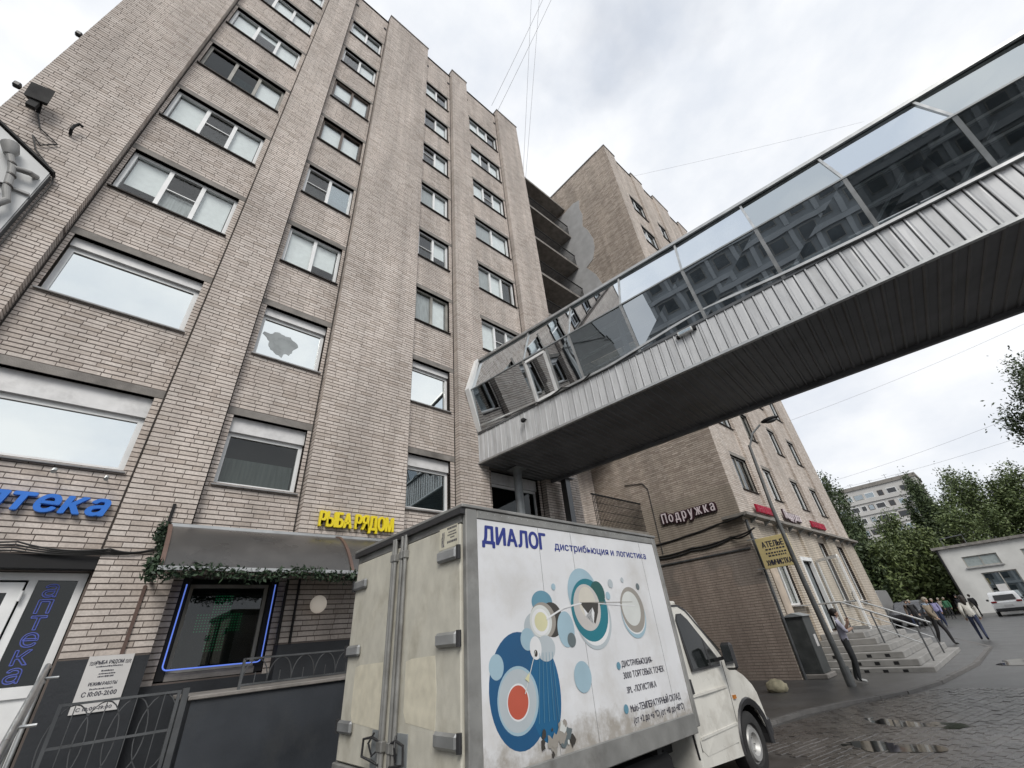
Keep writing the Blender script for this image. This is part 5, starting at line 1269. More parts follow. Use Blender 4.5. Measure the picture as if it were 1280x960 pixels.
def side(P, off, sgn=-1): return [(x, CY + sgn * (CWD * tum(z) + off), z) for x, z in P]
def sidepatch(P, off, name, mat, parent):
    A = side(P, off); Bk = side(P, off - 0.02); n = len(P)
    return MB().add(A + Bk, [tuple(range(n)), tuple(range(2 * n - 1, n - 1, -1))] + [(i, i + n, (i + 1) % n + n, (i + 1) % n) for i in range(n)]).build(name, mat, parent)
cdr = sidepatch([(3.36, 0.52), (3.36, 1.22), (3.40, 1.86), (3.52, 1.93), (3.80, 1.935), (3.98, 1.84), (4.44, 1.30), (4.40, 1.0), (4.36, 0.62), (4.28, 0.45), (3.45, 0.45)], 0.004, 'door', 'cab', cabo)
sidepatch([(3.60, 1.23), (3.61, 1.80), (3.68, 1.875), (3.82, 1.88), (3.94, 1.80), (4.40, 1.30), (4.37, 1.235)], 0.007, 'window_seal', 'plastic', cdr)
sidepatch([(3.625, 1.255), (3.635, 1.79), (3.69, 1.855), (3.81, 1.86), (3.92, 1.785), (4.36, 1.30), (4.345, 1.26)], 0.010, 'window', M('cab_window', (0.010, 0.012, 0.012), 0.05, var=0.2, spec=0.3), cdr)
sidepatch([(4.08, 1.25), (4.13, 1.58), (4.155, 1.56), (4.11, 1.25)], 0.013, 'quarter_bar', 'plastic', cdr)
for zz in (0.985, 0.60):
    A = [(3.38, zz), (4.36, zz + 0.01), (4.36, zz + 0.035), (3.38, zz + 0.025)]; sidepatch(A, 0.013, 'door_crease', 'cab', cdr)
sidepatch([(3.42, 1.02), (3.42, 1.17), (3.455, 1.165), (3.47, 1.02)], 0.022, 'door_handle', 'plastic', cdr)
for P in ([(3.352, 0.5), (3.352, 1.9), (3.36, 1.9), (3.36, 0.5)], [(4.36, 0.62), (4.40, 1.0), (4.44, 1.28), (4.45, 1.28), (4.41, 1.0), (4.37, 0.62)]): sidepatch(P, 0.0055, 'door_gap', 'plastic', cdr)
# arch liner, wind shield, bonnet line, lamps, grille, bumper
m = MB(); N = 15; A = []
for t in np.linspace(math.pi * 1.03, -0.05 * math.pi, N): A.append((math.cos(t), math.sin(t)))
V = []
for (c, s) in A:
    for (rr, yy) in ((0.40, 0.13), (0.47, 0.105), (0.485, 0.13), (0.44, 0.16)): V.append((4.80 + rr * c, yy, 0.36 + rr * s))
m.add(V, [(i * 4 + k, i * 4 + (k + 1) % 4, (i + 1) * 4 + (k + 1) % 4, (i + 1) * 4 + k) for i in range(N - 1) for k in range(4)]); m.build('wheel_arch_trim', 'plastic', cabo, smooth=True)
ml = MB(); V = [(4.80 + 0.41 * c, y, 0.36 + 0.42 * s) for (c, s) in A for y in (0.12, 0.6)]
ml.add(V, [(2 * i, 2 * i + 1, 2 * i + 3, 2 * i + 2) for i in range(N - 1)]); ml.build('arch_liner', 'black', cabo)
ws = MB(); ws.add([(4.09, CY - 0.80, 1.875), (4.09, CY + 0.80, 1.875), (4.62, CY + 0.90, 1.37), (4.62, CY - 0.90, 1.37)], [(0, 1, 2, 3)]); ws.v = [(x + 0.055, y, z + 0.03) for x, y, z in ws.v]; ws.build('windscreen', 'carglass', cabo)
gut = [(3.30, 1.93), (3.36, 1.965), (3.50, 1.985), (3.80, 1.99), (3.97, 1.93), (4.06, 1.85), (4.52, 1.37), (4.53, 1.34), (4.04, 1.825), (3.95, 1.905), (3.80, 1.965), (3.50, 1.96), (3.37, 1.94)]
sidepatch(gut, 0.006, 'roof_gutter', 'plastic', cabo)
sidepatch([(4.46, 0.86), (4.46, 0.90), (4.53, 0.90), (4.53, 0.86)], 0.016, 'side_indicator', M('amber_lens', (0.45, 0.16, 0.02), 0.3), cabo)
sidepatch([(3.265, 0.45), (3.265, 1.75), (3.275, 1.75), (3.275, 0.45)], 0.003, 'rear_seam', 'plastic', cabo)
MB().bbox(5.22, 5.44, CY - 0.98, CY + 0.98, 0.32, 0.58, c=0.05).build('bumper', 'plastic', cabo)
MB().bbox(5.22, 5.40, CY - 0.45, CY + 0.45, 0.66, 0.84, c=0.02).build('grille', 'plastic', cabo)
for s in (-1, 1): MB().bbox(5.16, 5.33, CY + s * 0.75 - 0.18, CY + s * 0.75 + 0.18, 0.68, 0.88, c=0.03).build('headlight', 'glass_half', cabo)
MB().bbox(3.28, 3.95, CY - 0.78, CY + 0.78, 2.0, 2.045, c=0.015).build('roof_ridge', 'cab', cabo)
mr_ = MB().bar((4.28, CY - 0.93, 1.30), (4.28, CY - 1.12, 1.33), 0.05, 0.04).build('mirror_arm', 'plastic', cabo)
MB().bbox(4.24, 4.32, CY - 1.26, CY - 1.10, 1.19, 1.50, c=0.03).build('mirror_housing', 'plastic', mr_)
MB().box(4.234, 4.2395, CY - 1.24, CY - 1.12, 1.22, 1.47).build('mirror_glass', 'mirrorface', mr_)
mr_ = MB().bar((4.45, CY + 0.95, 1.30), (4.52, CY + 1.20, 1.33), 0.05, 0.04).build('mirror_arm', 'plastic', cabo)
MB().bbox(4.44, 4.54, CY + 1.14, CY + 1.32, 1.15, 1.54, c=0.03).build('mirror_housing', 'plastic', mr_)
MB().box(3.215, 3.255, 0.5, 1.7, 1.9, 2.35).build('cooling_unit', 'plastic', tk)

# ------------------------------------------------------------------ signs on the far wing
sg = thing('cosmetics_side_sign', 'pale script letters reading Подружка with plum outline on the blank brown wall', 'sign', (XC - 0.05, 7.15, 5.0))
for (s_, th, mt, bo, dx) in (('Подружка', 0.05, 'signback', 0.20, 0.02), ('Подружка', 0.02, 'signpink', 0.02, 0.075)):
    lettering(sg, s_, (XC - dx, 8.28, 5.02), (0, -1, 0), (0, 0, 1), 0.36, th, mt, width=2.2, bold=bo, gap=0.30 - bo, name='letter' if bo < .05 else 'letter_backing', joined=bo > .05)
sg = thing('cosmetics_front_sign', 'pale script letters reading Подружка above the canopy between the red signs', 'sign', (21.0, YC - 0.1, 4.9))
for (s_, th, mt, bo, dx) in (('Подружка', 0.05, 'signback', 0.20, 0.05), ('Подружка', 0.02, 'signpink', 0.02, 0.105)):
    lettering(sg, s_, (20.0, YC - dx, 4.98), (1, 0, 0), (0, 0, 1), 0.34, th, mt, width=2.0, bold=bo, gap=0.30 - bo, name='letter' if bo < .05 else 'letter_backing', joined=bo > .05)
for x0, x1, lab in ((17.1, 18.95, 'crimson raised sign on the canopy nearest the building corner'), (23.5, 25.6, 'crimson raised sign on the canopy farther along past the script letters')):
    sg = thing('crimson_sign', lab, 'sign', ((x0 + x1) / 2, YC - 0.1, 4.9), group='crimson signs on the canopy')
    MB().box(x0, x1, YC - 0.06, YC - 0.03, 4.93, 5.22).build('backing', M('dark_crimson', (0.25, 0.01, 0.03), 0.5), sg)
    x = x0 + 0.03; r_ = random.Random(int(x0))
    while x < x1 - 0.15:                              # blocky red letter bodies, too blurred to read
        m = MB(); w = r_.uniform(0.14, 0.2)
        m.box(x, x + 0.05, YC - 0.11, YC - 0.061, 4.94, 5.21); m.box(x + w - 0.05, x + w, YC - 0.11, YC - 0.061, 4.94, 5.21)
        zz = r_.choice((4.95, 5.05, 5.15)); m.box(x + 0.05, x + w - 0.05, YC - 0.105, YC - 0.061, zz, zz + 0.05)
        m.build('letter', 'redsign', sg); x += w + 0.04
ys_ = thing('tailor_sign', 'yellow signboard reading АТЕЛЬЕ and ХИМЧИСТКА on the building corner', 'sign', (XC - 0.1, 4.8, 2.9))
MB().bbox(XC - 0.12, XC - 0.06, 4.30, 5.26, 2.92, 3.82, c=0.006).build('panel', 'yellowboard', ys_)
xx = XC - 0.1215
for s, z, h, w in (('АТЕЛЬЕ', 3.52, 0.17, 0.66), ('ХИМЧИСТКА', 3.0, 0.15, 0.74)):
    lettering(ys_, s, (xx, 4.78 + w / 2, z), (0, -1, 0), (0, 0, 1), h, 0.001, 'inkdk', width=w, joined=True, name='lettering', bold=0.05)
m = MB(); r_ = random.Random(2)
for z, w in ((3.43, .55), (3.32, .6), (3.24, .5)):
    y = 4.78 + w / 2
    while y > 4.78 - w / 2:
        l_ = r_.uniform(.03, .08); m.box(xx - .001, xx, y - l_, y, z, z + .045); y -= l_ + .025
tag(m.build('fine_print', 'inkdk', ys_), kind='stuff')
MB().bar((XC - 0.09, 5.2, 3.84), (XC - 0.09, 5.5, 3.84), 0.03).build('bracket', 'steel', ys_); MB().bar((XC - 0.09, 5.2, 2.95), (XC - 0.09, 5.5, 2.95), 0.03).build('bracket', 'steel', ys_)

# cables, tray and downpipe on the blank wall
cable([(XC - 0.03, 9.3, 3.75), (XC - 0.03, 9.0, 4.35), (XC - 0.03, 7.6, 4.42), (XC - 0.03, 6.3, 4.55), (XC - 0.4, 5.2, 4.58)], 0.03, 'thick black cable sagging above the tray on the brown wall', sag=0.02)
cable([(XC - 0.03, 9.2, 3.95), (XC - 0.03, 7.5, 3.98), (XC - 0.03, 6.0, 4.05), (XC - 0.5, 5.0, 4.1)], 0.028, 'black cable bundle bracketed across the middle of the brown wall', sag=0.05)
cable([(XC - 0.03, 9.2, 3.90), (XC - 0.03, 7.5, 3.90), (XC - 0.03, 6.0, 4.02), (XC - 0.3, 5.2, 4.05)], 0.028, 'lower strand of the black bundle across the brown wall', sag=0.08)
tag(MB().box(XC - 0.05, XC - 0.012, 5.5, 9.4, 3.60, 3.64).build('cable_tray', 'iron'), 'thin dark tray line crossing the brown wall below the cables', 'tray')
cable([(XC - 0.03, 9.6, 6.95), (XC - 0.03, 8.75, 6.78), (XC - 0.03, 8.58, 6.5), (XC - 0.03, 8.65, 4.0)], 0.016, 'conduit bending down the blank wall beside the low balcony', 'wire')
dpp = thing('corner_conduit', 'dark conduit running down the corner of the brown wall', 'conduit', (XC - 0.05, 5.35, 0.05))
MB().tube([(XC + 0.08, 5.36, 0.05), (XC + 0.08, 5.36, 4.5)], 0.045, 10).build('pipe', 'iron', dpp)

# ------------------------------------------------------------------ shop steps with rails, cabinet, lamp post, boulder
ss = thing('shop_steps', 'wide grey concrete steps up to the corner shop door', 'steps', (20, 4, 0))
for k in range(6):
    MB().bbox(17.0 + 0.31 * k, 23.2, 2.62 + 0.31 * k, YC - 0.02, 0.162 * k + 0.0 - (0.0 if k == 0 else 0.0), 0.162 * (k + 1), c=0.012).build('step', 'step', ss)
for k in range(5):
    for j in range(5):
        B('drain_hole', 'black', ss, 16.995 + 0.31 * k, 17.01 + 0.31 * k, 3.2 + 0.31 * k * 0.6 + j * 0.45, 3.32 + 0.31 * k * 0.6 + j * 0.45, 0.162 * k + 0.04, 0.162 * k + 0.12) if k < 3 else None
def steprail(name, label, x):
    t = thing(name, label, 'handrail', (x, 3.6, 0), group='handrails on the shop steps')
    P = [(x, 5.3, 1.86), (x, 4.45, 1.86), (x, 2.75, 1.02)]
    MB().tube(P, 0.028, 10).build('rail_tube', 'rail', t, smooth=True)
    MB().tube([(x, 4.45, 1.42), (x, 2.85, 0.60)], 0.016, 8).build('rail_tube', 'rail', t, smooth=True)
    for y, zb, zt_ in ((4.45, 0.97, 1.86), (3.75, 0.648, 1.51), (2.8, 0.162, 1.04)): MB().cyl((x, y, zb), (x, y, zt_), 0.022, 8).build('post', 'iron', t)
steprail('step_handrail', 'near metal handrail on the shop steps behind the leaning person', 18.6)
steprail('step_handrail', 'far metal handrail on the shop steps with bright top tube', 21.0)
cb = thing('utility_cabinet', 'dark street cabinet standing at the corner of the brick wing', 'cabinet', (16.1, 5.1, 0.05))
MB().bbox(15.72, 16.40, 4.86, 5.40, 0.17, 1.58, c=0.015).build('cabinet_body', 'cabinet', cb)
MB().prism([(4.80, 1.58), (5.42, 1.58), (5.11, 1.68)], 'x', 15.66, 16.46).build('cabinet_roof', 'steel', cb)
MB().bbox(15.64, 16.48, 4.78, 5.44, 0.05, 0.17, c=0.02).build('cabinet_base', 'concrete_dk', cb)
MB().box(15.713, 15.719, 4.92, 5.34, 0.25, 1.5).build('cabinet_door', 'cabinet', cb)
MB().box(16.05, 16.25, 4.853, 4.859, 0.8, 1.1).build('notice', 'paper', cb)
lmp = thing('street_lamp', 'leaning grey lamp post with dark lantern in front of the corner shop', 'street lamp', (14.34, 3.95, 0.05))
MB().tube([(14.34, 3.95, 0.05), (14.2, 4.0, 2.4), (14.18, 4.02, 4.4), (14.3, 3.97, 6.4)], [0.075, 0.065, 0.052, 0.045], 12).build('post', 'lampsteel', lmp, smooth=True)
MB().cyl((14.34, 3.95, 0.05), (14.34, 3.95, 0.45), 0.10, 12).build('base', 'lampsteel', lmp)
MB().tube([(14.3, 3.97, 6.35), (14.35, 3.75, 6.75), (14.4, 3.45, 6.95)], 0.03, 8).build('arm', 'steel', lmp, smooth=True)
MB().sphere((14.45, 3.15, 7.02), (0.11, 0.27, 0.08), 14, 8).build('lantern', 'black', lmp, smooth=True)
MB().sphere((14.45, 3.12, 6.96), (0.085, 0.18, 0.06), 14, 8).build('lens', 'alu_dk', lmp, smooth=True)
m = MB(); N = 14; r_ = random.Random(5)
m.sphere((13.33, 5.3, 0.14), (0.22, 0.25, 0.17), 16, 10); m.v = [(x + r_.uniform(-.02, .02), y + r_.uniform(-.02, .02), max(0.05, z + r_.uniform(-.02, .02))) for x, y, z in m.v]
tag(m.build('boulder', 'stone', smooth=True), 'yellowish boulder on the pavement by the brown wall', 'boulder')

# ------------------------------------------------------------------ people
def cloth(name, c): return M(name, c, 0.85, var=0.18, scale=9, bump=0.2, bscale=30)
def person(label, loc, face, height, top, legs, shoes, hair, pose, longhair=False, skirt=False, bag=None, group=None):
    """one skinned body; face = heading angle; pose = joints overriding the standing ones (x forward, y left), metres for a 1.72 m figure"""
    J = dict(pel=(0, 0, .93), spi=(0.0, 0, 1.12), che=(0.01, 0, 1.32), nec=(0.01, 0, 1.46), hea=(0.03, 0, 1.58), crn=(0.025, 0, 1.665), nos=(0.115, 0, 1.575), chi=(0.085, 0, 1.515),
             shL=(0, .165, 1.395), elL=(-.02, .22, 1.12), wrL=(.06, .23, .88), haL=(.09, .22, .80), shR=(0, -.165, 1.395), elR=(-.02, -.22, 1.12), wrR=(.06, -.23, .88), haR=(.09, -.22, .80),
             hiL=(0, .09, .87), knL=(.02, .10, .49), anL=(-.02, .10, .09), toL=(.14, .12, .045), hiR=(0, -.09, .87), knR=(.02, -.10, .49), anR=(-.02, -.10, .09), toR=(.14, -.12, .045))
    J.update(pose)
    Rd = dict(pel=.125, spi=.115, che=.135, nec=.055, hea=.085, crn=.07, nos=.016, chi=.035, shL=.075, elL=.05, wrL=.034, haL=.036, shR=.075, elR=.05, wrR=.034, haR=.036,
              hiL=.095, knL=.065, anL=.045, toL=.036, hiR=.095, knR=.065, anR=.045, toR=.036)
    if skirt: Rd.update(knL=.11, knR=.11, hiL=.12, hiR=.12)
    if top[1] == 'loose': Rd.update(che=.16, spi=.155, pel=.15, shL=.085, shR=.085, elL=.07, elR=.07, wrL=.05, wrR=.05)
    E_ = [('pel', 'spi', 1), ('spi', 'che', 1), ('che', 'nec', 1), ('nec', 'hea', 0), ('hea', 'crn', 0), ('hea', 'nos', 0), ('hea', 'chi', 0), ('che', 'shL', 1), ('shL', 'elL', 1), ('elL', 'wrL', 1 if top[1] != 'short' else 0), ('wrL', 'haL', 0), ('che', 'shR', 1), ('shR', 'elR', 1), ('elR', 'wrR', 1 if top[1] != 'short' else 0), ('wrR', 'haR', 0),
          ('pel', 'hiL', 2), ('hiL', 'knL', 2), ('knL', 'anL', 2), ('anL', 'toL', 3), ('pel', 'hiR', 2), ('hiR', 'knR', 2), ('knR', 'anR', 2), ('anR', 'toR', 3)]
    names = list(J); idx = {n: i for i, n in enumerate(names)}; k = height / 1.72
    me = bpy.data.meshes.new('sk'); me.from_pydata([tuple(c * k for c in J[n]) for n in names], [(idx[a], idx[b]) for a, b, _ in E_], []); me.update()
    ob = bpy.data.objects.new('sk', me); col.objects.link(ob)
    md = ob.modifiers.new('s', 'SKIN'); md.use_smooth_shade = True; md.branch_smoothing = 0.6
    for i, n in enumerate(names):
        r = Rd[n] * k; sv = me.skin_vertices[0].data[i]
        flat = 1.25 if n in ('che', 'spi', 'pel') else 1.0
        sv.radius = (r, r) if flat == 1 else (r * 1.12, r * 0.95); sv.use_root = (n == 'pel')
    sd_ = ob.modifiers.new('d', 'SUBSURF'); sd_.levels = 2; sd_.render_levels = 2
    bpy.context.view_layer.update(); dg = bpy.context.evaluated_depsgraph_get()
    bmsh = bpy.data.meshes.new_from_object(ob.evaluated_get(dg)); bpy.data.objects.remove(ob)
    t = thing('person', label, 'person', (loc[0], loc[1], loc[2]), face, group, local=True)
    mats = [MAT['skin'], top[0], legs, shoes]
    for m_ in mats: bmsh.materials.append(m_)
    A = np.array([[c * k for c in J[a]] for a, b, _ in E_]); Bv = np.array([[c * k for c in J[b]] for a, b, _ in E_]); mi = np.array([m_ for *_, m_ in E_])
    rad = np.array([(Rd[a] + Rd[b]) / 2 * k for a, b, _ in E_])
    for p in bmsh.polygons:
        c = np.array(p.center); ab = Bv - A; tt = np.clip(((c - A) * ab).sum(1) / (ab * ab).sum(1), 0, 1)
        d = np.linalg.norm(c - (A + ab * tt[:, None]), axis=1) / rad
        p.material_index = int(mi[np.argmin(d)]); p.use_smooth = True
        if p.material_index == 1 and c[2] < 0.90 * k and abs(c[1]) < .16 * k: p.material_index = 2
    bmsh.name = 'body'
    body_ = put('body', bmsh, t)
    for s in 'LR':                                     # fingers and thumb, curled a little
        w = Vector(J['wr' + s]) * k; h = Vector(J['ha' + s]) * k; d = (h - w).normalized(); sd2 = d.cross(Vector((0, 0, 1)) if abs(d.z) < .9 else Vector((1, 0, 0))).normalized(); cu = d.cross(sd2).normalized()
        m = MB()
        for q, ln in enumerate((.062, .072, .068, .052)):
            o_ = h + sd2 * (q - 1.5) * .017 * k; m.tube([o_, o_ + d * ln * .5 * k + cu * .004, o_ + d * ln * .85 * k + cu * .02 * k], [.009 * k, .0085 * k, .006 * k], 6)
        o_ = w.lerp(h, .4) + sd2 * .03 * k; m.tube([o_, o_ + sd2 * .025 * k + d * .03 * k, o_ + sd2 * .03 * k + d * .06 * k], [.011 * k, .010 * k, .007 * k], 6)
        m.build('fingers', 'skin', body_)
    hc = Vector(J['hea']) * k; m = MB(); r_ = random.Random(hash(label) % 99)
    m.sphere((hc.x - 0.022 * k, hc.y, hc.z + 0.035 * k), (0.105 * k, 0.095 * k, 0.105 * k), 16, 12)
    m.v = [(min(x, hc.x + 0.065 * k) + r_.uniform(-.004, .004), y, (z if x < hc.x + 0.02 * k or z > hc.z + 0.05 * k else hc.z + 0.05 * k)) for x, y, z in m.v]
    if longhair:
        m.tube([(hc.x - 0.05 * k, hc.y, hc.z + .03 * k), (hc.x - 0.08 * k, hc.y, hc.z - .12 * k), (hc.x - 0.075 * k, hc.y, hc.z - .26 * k)], [.085 * k, .085 * k, .045 * k], 12)
    m.build('hair', hair, t, smooth=True)
    for s in (-1, 1): MB().sphere((hc.x - 0.0, s * 0.082 * k, hc.z - 0.01 * k), (0.018 * k, 0.01 * k, 0.028 * k), 8, 6).build('ear', 'skin', t, smooth=True)
    if bag:
        MB().bbox(*[q * k for q in bag[0]], c=0.02).build('shoulder_bag', bag[1], t)
        MB().tube([Vector(p) * k for p in ((.0, .16, 1.45), (.13, 0.02, 1.25), (0.08, -.18, 1.0), (-.1, -.1, 1.2), (-0.06, .1, 1.42))], .012, 5).build('bag_strap', bag[1], t)
    return t
hd = M('dark_hair', (0.018, 0.013, 0.010), 0.6, var=0.3, scale=30); hg = M('grey_hair', (0.28, 0.25, 0.21), 0.7, var=0.2)
wsh = M('white_trainers', (0.62, 0.62, 0.60), 0.5, var=0.08); bsh = M('black_shoes', (0.02, 0.02, 0.02), 0.5)
drk = cloth('black_cloth', (0.018, 0.018, 0.020)); jean = cloth('navy_jeans', (0.025, 0.035, 0.075)); gryt = cloth('charcoal_trousers', (0.045, 0.047, 0.05))
person('person in pale lilac T-shirt and dark trousers leaning by the lamp post', (14.8, 3.80, 0.055), R(-75), 1.66, (cloth('lilac_tshirt', (0.48, 0.47, 0.56)), 'short'), gryt, wsh, hd,
       dict(hea=(.035, 0, 1.57), elL=(.10, .20, 1.15), wrL=(.24, .10, 1.34), haL=(.25, .06, 1.42), elR=(.10, -.20, 1.14), wrR=(.26, -.02, 1.20), haR=(.25, .06, 1.21), knL=(.01, .10, .49), anL=(-.12, .11, .09), toL=(.03, .12, .045), knR=(.03, -.09, .50), anR=(-.04, -.10, .09), toR=(.11, -.11, .05)))
person('person in white hooded jacket and navy jeans walking away across the street', (28.4, 2.25, 0.0), R(5), 1.72, (cloth('white_jacket', (0.55, 0.54, 0.50)), 'loose'), jean, bsh, hd,
       dict(knL=(.14, .09, .50), anL=(.10, .09, .10), toL=(.25, .1, .05), knR=(-.04, -.09, .49), anR=(-.2, -.09, .13), toR=(-.06, -.1, .04), elL=(-.08, .24, 1.12), elR=(.06, -.24, 1.12)), longhair=True)
person('person in tan shirt with shoulder bag striding past the shop steps', (26.3, 3.25, 0.0), R(-120), 1.78, (cloth('tan_shirt', (0.20, 0.165, 0.125)), 'loose'), drk, bsh, hg,
       dict(knL=(.15, .09, .51), anL=(.20, .09, .09), toL=(.34, .1, .06), knR=(-.06, -.09, .49), anR=(-.24, -.09, .11), toR=(-.12, -.1, .04), elL=(-.14, .23, 1.14), wrL=(-.05, .24, .92), haL=(-.02, .24, .85), elR=(.12, -.22, 1.14), wrR=(.24, -.2, .98), haR=(.3, -.19, .94)), bag=((-.14, .02, -.27, -.19, .86, 1.06), drk))
person('person in lavender top and long navy skirt beyond the shop steps', (43.0, 4.95, 0.0), R(175), 1.70, (cloth('lavender_top', (0.26, 0.25, 0.42)), 'loose'), jean, bsh, hg, dict(), skirt=True)
person('person dressed in black beside the white building corner, left one', (54.5, 4.6, 0.0), R(160), 1.78, (drk, 'loose'), drk, bsh, hd, dict(), group='people in black by the white building')
person('person dressed in black beside the white building corner, right one', (55.5, 3.85, 0.0), R(30), 1.74, (drk, 'loose'), drk, bsh, hd, dict(), group='people in black by the white building')
person('person in green jacket standing far off before the bushes', (56.0, 5.6, 0.0), R(180), 1.7, (cloth('green_jacket', (0.05, 0.17, 0.09)), 'loose'), gryt, bsh, hg, dict())
person('person in dark coat walking behind the tan shirted one', (42.0, 6.05, 0.0), R(-160), 1.76, (drk, 'loose'), drk, bsh, hg, dict(knL=(.14, .09, .50), anL=(.15, .09, .1), toL=(.28, .1, .05), knR=(-.04, -.09, .49), anR=(-.2, -.09, .13), toR=(-.06, -.1, .04)))
person('person in grey jacket farther back left of the dark coat', (50.5, 7.6, 0.0), R(-150), 1.74, (cloth('grey_jacket', (0.13, 0.13, 0.14)), 'loose'), jean, bsh, hd, dict())

person('person in pale blue shirt walking left of the lavender top', (47.0, 5.9, 0.0), R(170), 1.72, (cloth('pale_blue_shirt', (0.30, 0.36, 0.44)), 'loose'), gryt, bsh, hd, dict())
person('person in beige coat farthest back near the hedge', (60.0, 6.4, 0.0), R(150), 1.7, (cloth('beige_coat', (0.36, 0.31, 0.25)), 'loose'), drk, bsh, hg, dict())
person('person in brown jacket beside the black car', (44.5, 6.6, 0.0), R(-170), 1.75, (cloth('brown_jacket', (0.10, 0.07, 0.05)), 'loose'), jean, bsh, hd, dict())
# ------------------------------------------------------------------ cars
def loft(prof, W, stations, tumz, tum_k, name, mat, parent, cx, cz):
    V = []
    for (sg_, ins) in stations:
        for (x, z) in prof:
            dx, dz = x - cx, z - cz; L_ = math.hypot(dx, dz) or 1; xx = x - dx / L_ * ins; zz = z - dz / L_ * ins
            V.append((xx, sg_ * W * (1 - tum_k * max(0, zz - tumz)), zz))
    n = len(prof); F = [(j * n + i, j * n + (i + 1) % n, (j + 1) * n + (i + 1) % n, (j + 1) * n + i) for j in range(len(stations) - 1) for i in range(n)]
    F += [tuple(range(n)), tuple((len(stations) - 1) * n + i for i in range(n - 1, -1, -1))]
    return MB().add(V, F).build(name, mat, parent, smooth=True)
ST = [(-1, .06), (-.96, .02), (-.85, 0), (0, -.01), (.85, 0), (.96, .02), (1, .06)]
def suv(label, loc, rz, paint, plate=True):
    t = thing('parked_car', label, 'car', loc, rz, local=True, group='cars parked in the street')
    pr = [(-2.2, .35), (-2.28, .55), (-2.25, .95), (-2.15, 1.05), (-1.95, 1.45), (-1.75, 1.62), (-1.3, 1.68), (-.2, 1.68), (.3, 1.58), (1.0, 1.10), (1.9, 1.0), (2.2, .85), (2.28, .6), (2.2, .35), (1.75, .3), (1.65, .55), (1.4, .68), (1.15, .55), (1.05, .3), (-1.0, .3), (-1.1, .55), (-1.35, .68), (-1.6, .55), (-1.7, .3)]
    b = loft(pr, .92, ST, 1.0, .22, 'body', paint, t, 0, .8)
    MB().add([(-2.19, -.62, 1.10), (-2.19, .62, 1.10), (-2.0, .58, 1.46), (-2.0, -.58, 1.46)], [(0, 1, 2, 3)]).build('rear_window', M('car_window', (.015, .017, .018), .08), b)
    for s in (-1, 1):
        MB().bbox(-2.30, -2.12, *sorted((s * .55, s * .88)), .93, 1.05, c=.02).build('tail_light', 'lamp_red', b)
        MB().add([(-1.7, s * .85, 1.08), (.75, s * .88, 1.10), (.15, s * .81, 1.52), (-1.45, s * .80, 1.55)], [(0, 1, 2, 3)]).build('side_window', 'plastic', b)
        MB().bbox(.55, .75, *sorted((s * .93, s * 1.10)), 1.05, 1.2, c=.03).build('mirror', 'plastic', b)
        for x in (-1.35, 1.4):
            w = MB(); w.cyl((x, s * .70, .33), (x, s * .92, .33), .33, 20); wo_ = w.build('wheel', 'rubber', t, smooth=True)
            MB().cyl((x, s * .90, .33), (x, s * .925, .33), .2, 14).build('rim', 'rim', wo_)
    MB().bbox(-2.33, -2.15, -.85, .85, .33, .55, c=.03).build('bumper', 'plastic', b)
    MB().box(-2.315, -2.29, -.26, .26, .68, .79).build('number_plate', 'paper', b)
    MB().bar((-1.9, -.2, 1.69), (-1.9, .2, 1.69), .04).build('spoiler', paint, b)
    return t
wp = M('white_car_paint', (.80, .80, .79), .25, var=.03); sp_ = M('silver_car_paint', (.35, .36, .37), .3, metal=.4, var=.05)
suv('white estate car parked in front of the white building', (55.5, 1.9, 0), R(3), wp)
suv('dark car half hidden beyond the white estate car', (56.5, -0.6, 0), R(2), M('dark_car_paint', (.03, .035, .045), .25))
suv('black car seen behind the step handrails', (47.5, 7.0, 0), R(175), M('black_car_paint', (.02, .02, .024), .25))
vn = thing('parked_van', 'tall dark fronted van parked beyond the shop steps', 'van', (48, 9.3, 0), R(180), local=True)
pr = [(-2.6, .4), (-2.6, 2.5), (-2.4, 2.62), (1.5, 2.62), (1.8, 2.5), (2.35, 1.45), (2.75, 1.2), (2.85, .75), (2.8, .4), (2.3, .35), (2.1, .7), (1.8, .78), (1.5, .7), (1.35, .35), (-1.2, .35), (-1.3, .7), (-1.6, .78), (-1.9, .7), (-2.0, .35)]
b = loft(pr, 1.05, ST, 1.3, .08, 'body', M('van_grey_paint', (.20, .20, .20), .4), vn, 0, 1.3)
MB().add([(2.40, -.9, 1.48), (2.40, .9, 1.48), (1.88, .85, 2.42), (1.88, -.85, 2.42)], [(0, 1, 2, 3)]).build('windscreen', M('van_screen', (.012, .013, .013), .1), b)
MB().bbox(2.55, 2.9, -.98, .98, .4, .72, c=.04).build('bumper', 'plastic', b); MB().bbox(2.5, 2.86, -.5, .5, .8, 1.1, c=.02).build('grille', 'white', b)
for s in (-1, 1):
    MB().bbox(2.5, 2.83, s * .78 - .18, s * .78 + .18, .85, 1.12, c=.03).build('headlight', 'white', b)
    for x in (-1.6, 1.8): MB().cyl((x, s * .75, .35), (x, s * 1.02, .35), .35, 20).build('wheel', 'rubber', vn, smooth=True)
# ------------------------------------------------------------------ white building, far block, office behind the camera
gw = thing('whitewashed_building', 'low whitewashed building with grey upper windows at the right edge', 'building', (68, -6, 0))
holes = [(3.4 - 4.3 * k - 2.6, 3.4 - 4.3 * k, 4.0, 5.0) for k in range(5)] + [(0.2, 2.7, 0.3, 3.4), (-6.5, -4.0, 0.3, 3.0), (-12, -9, 0.3, 3.0)]
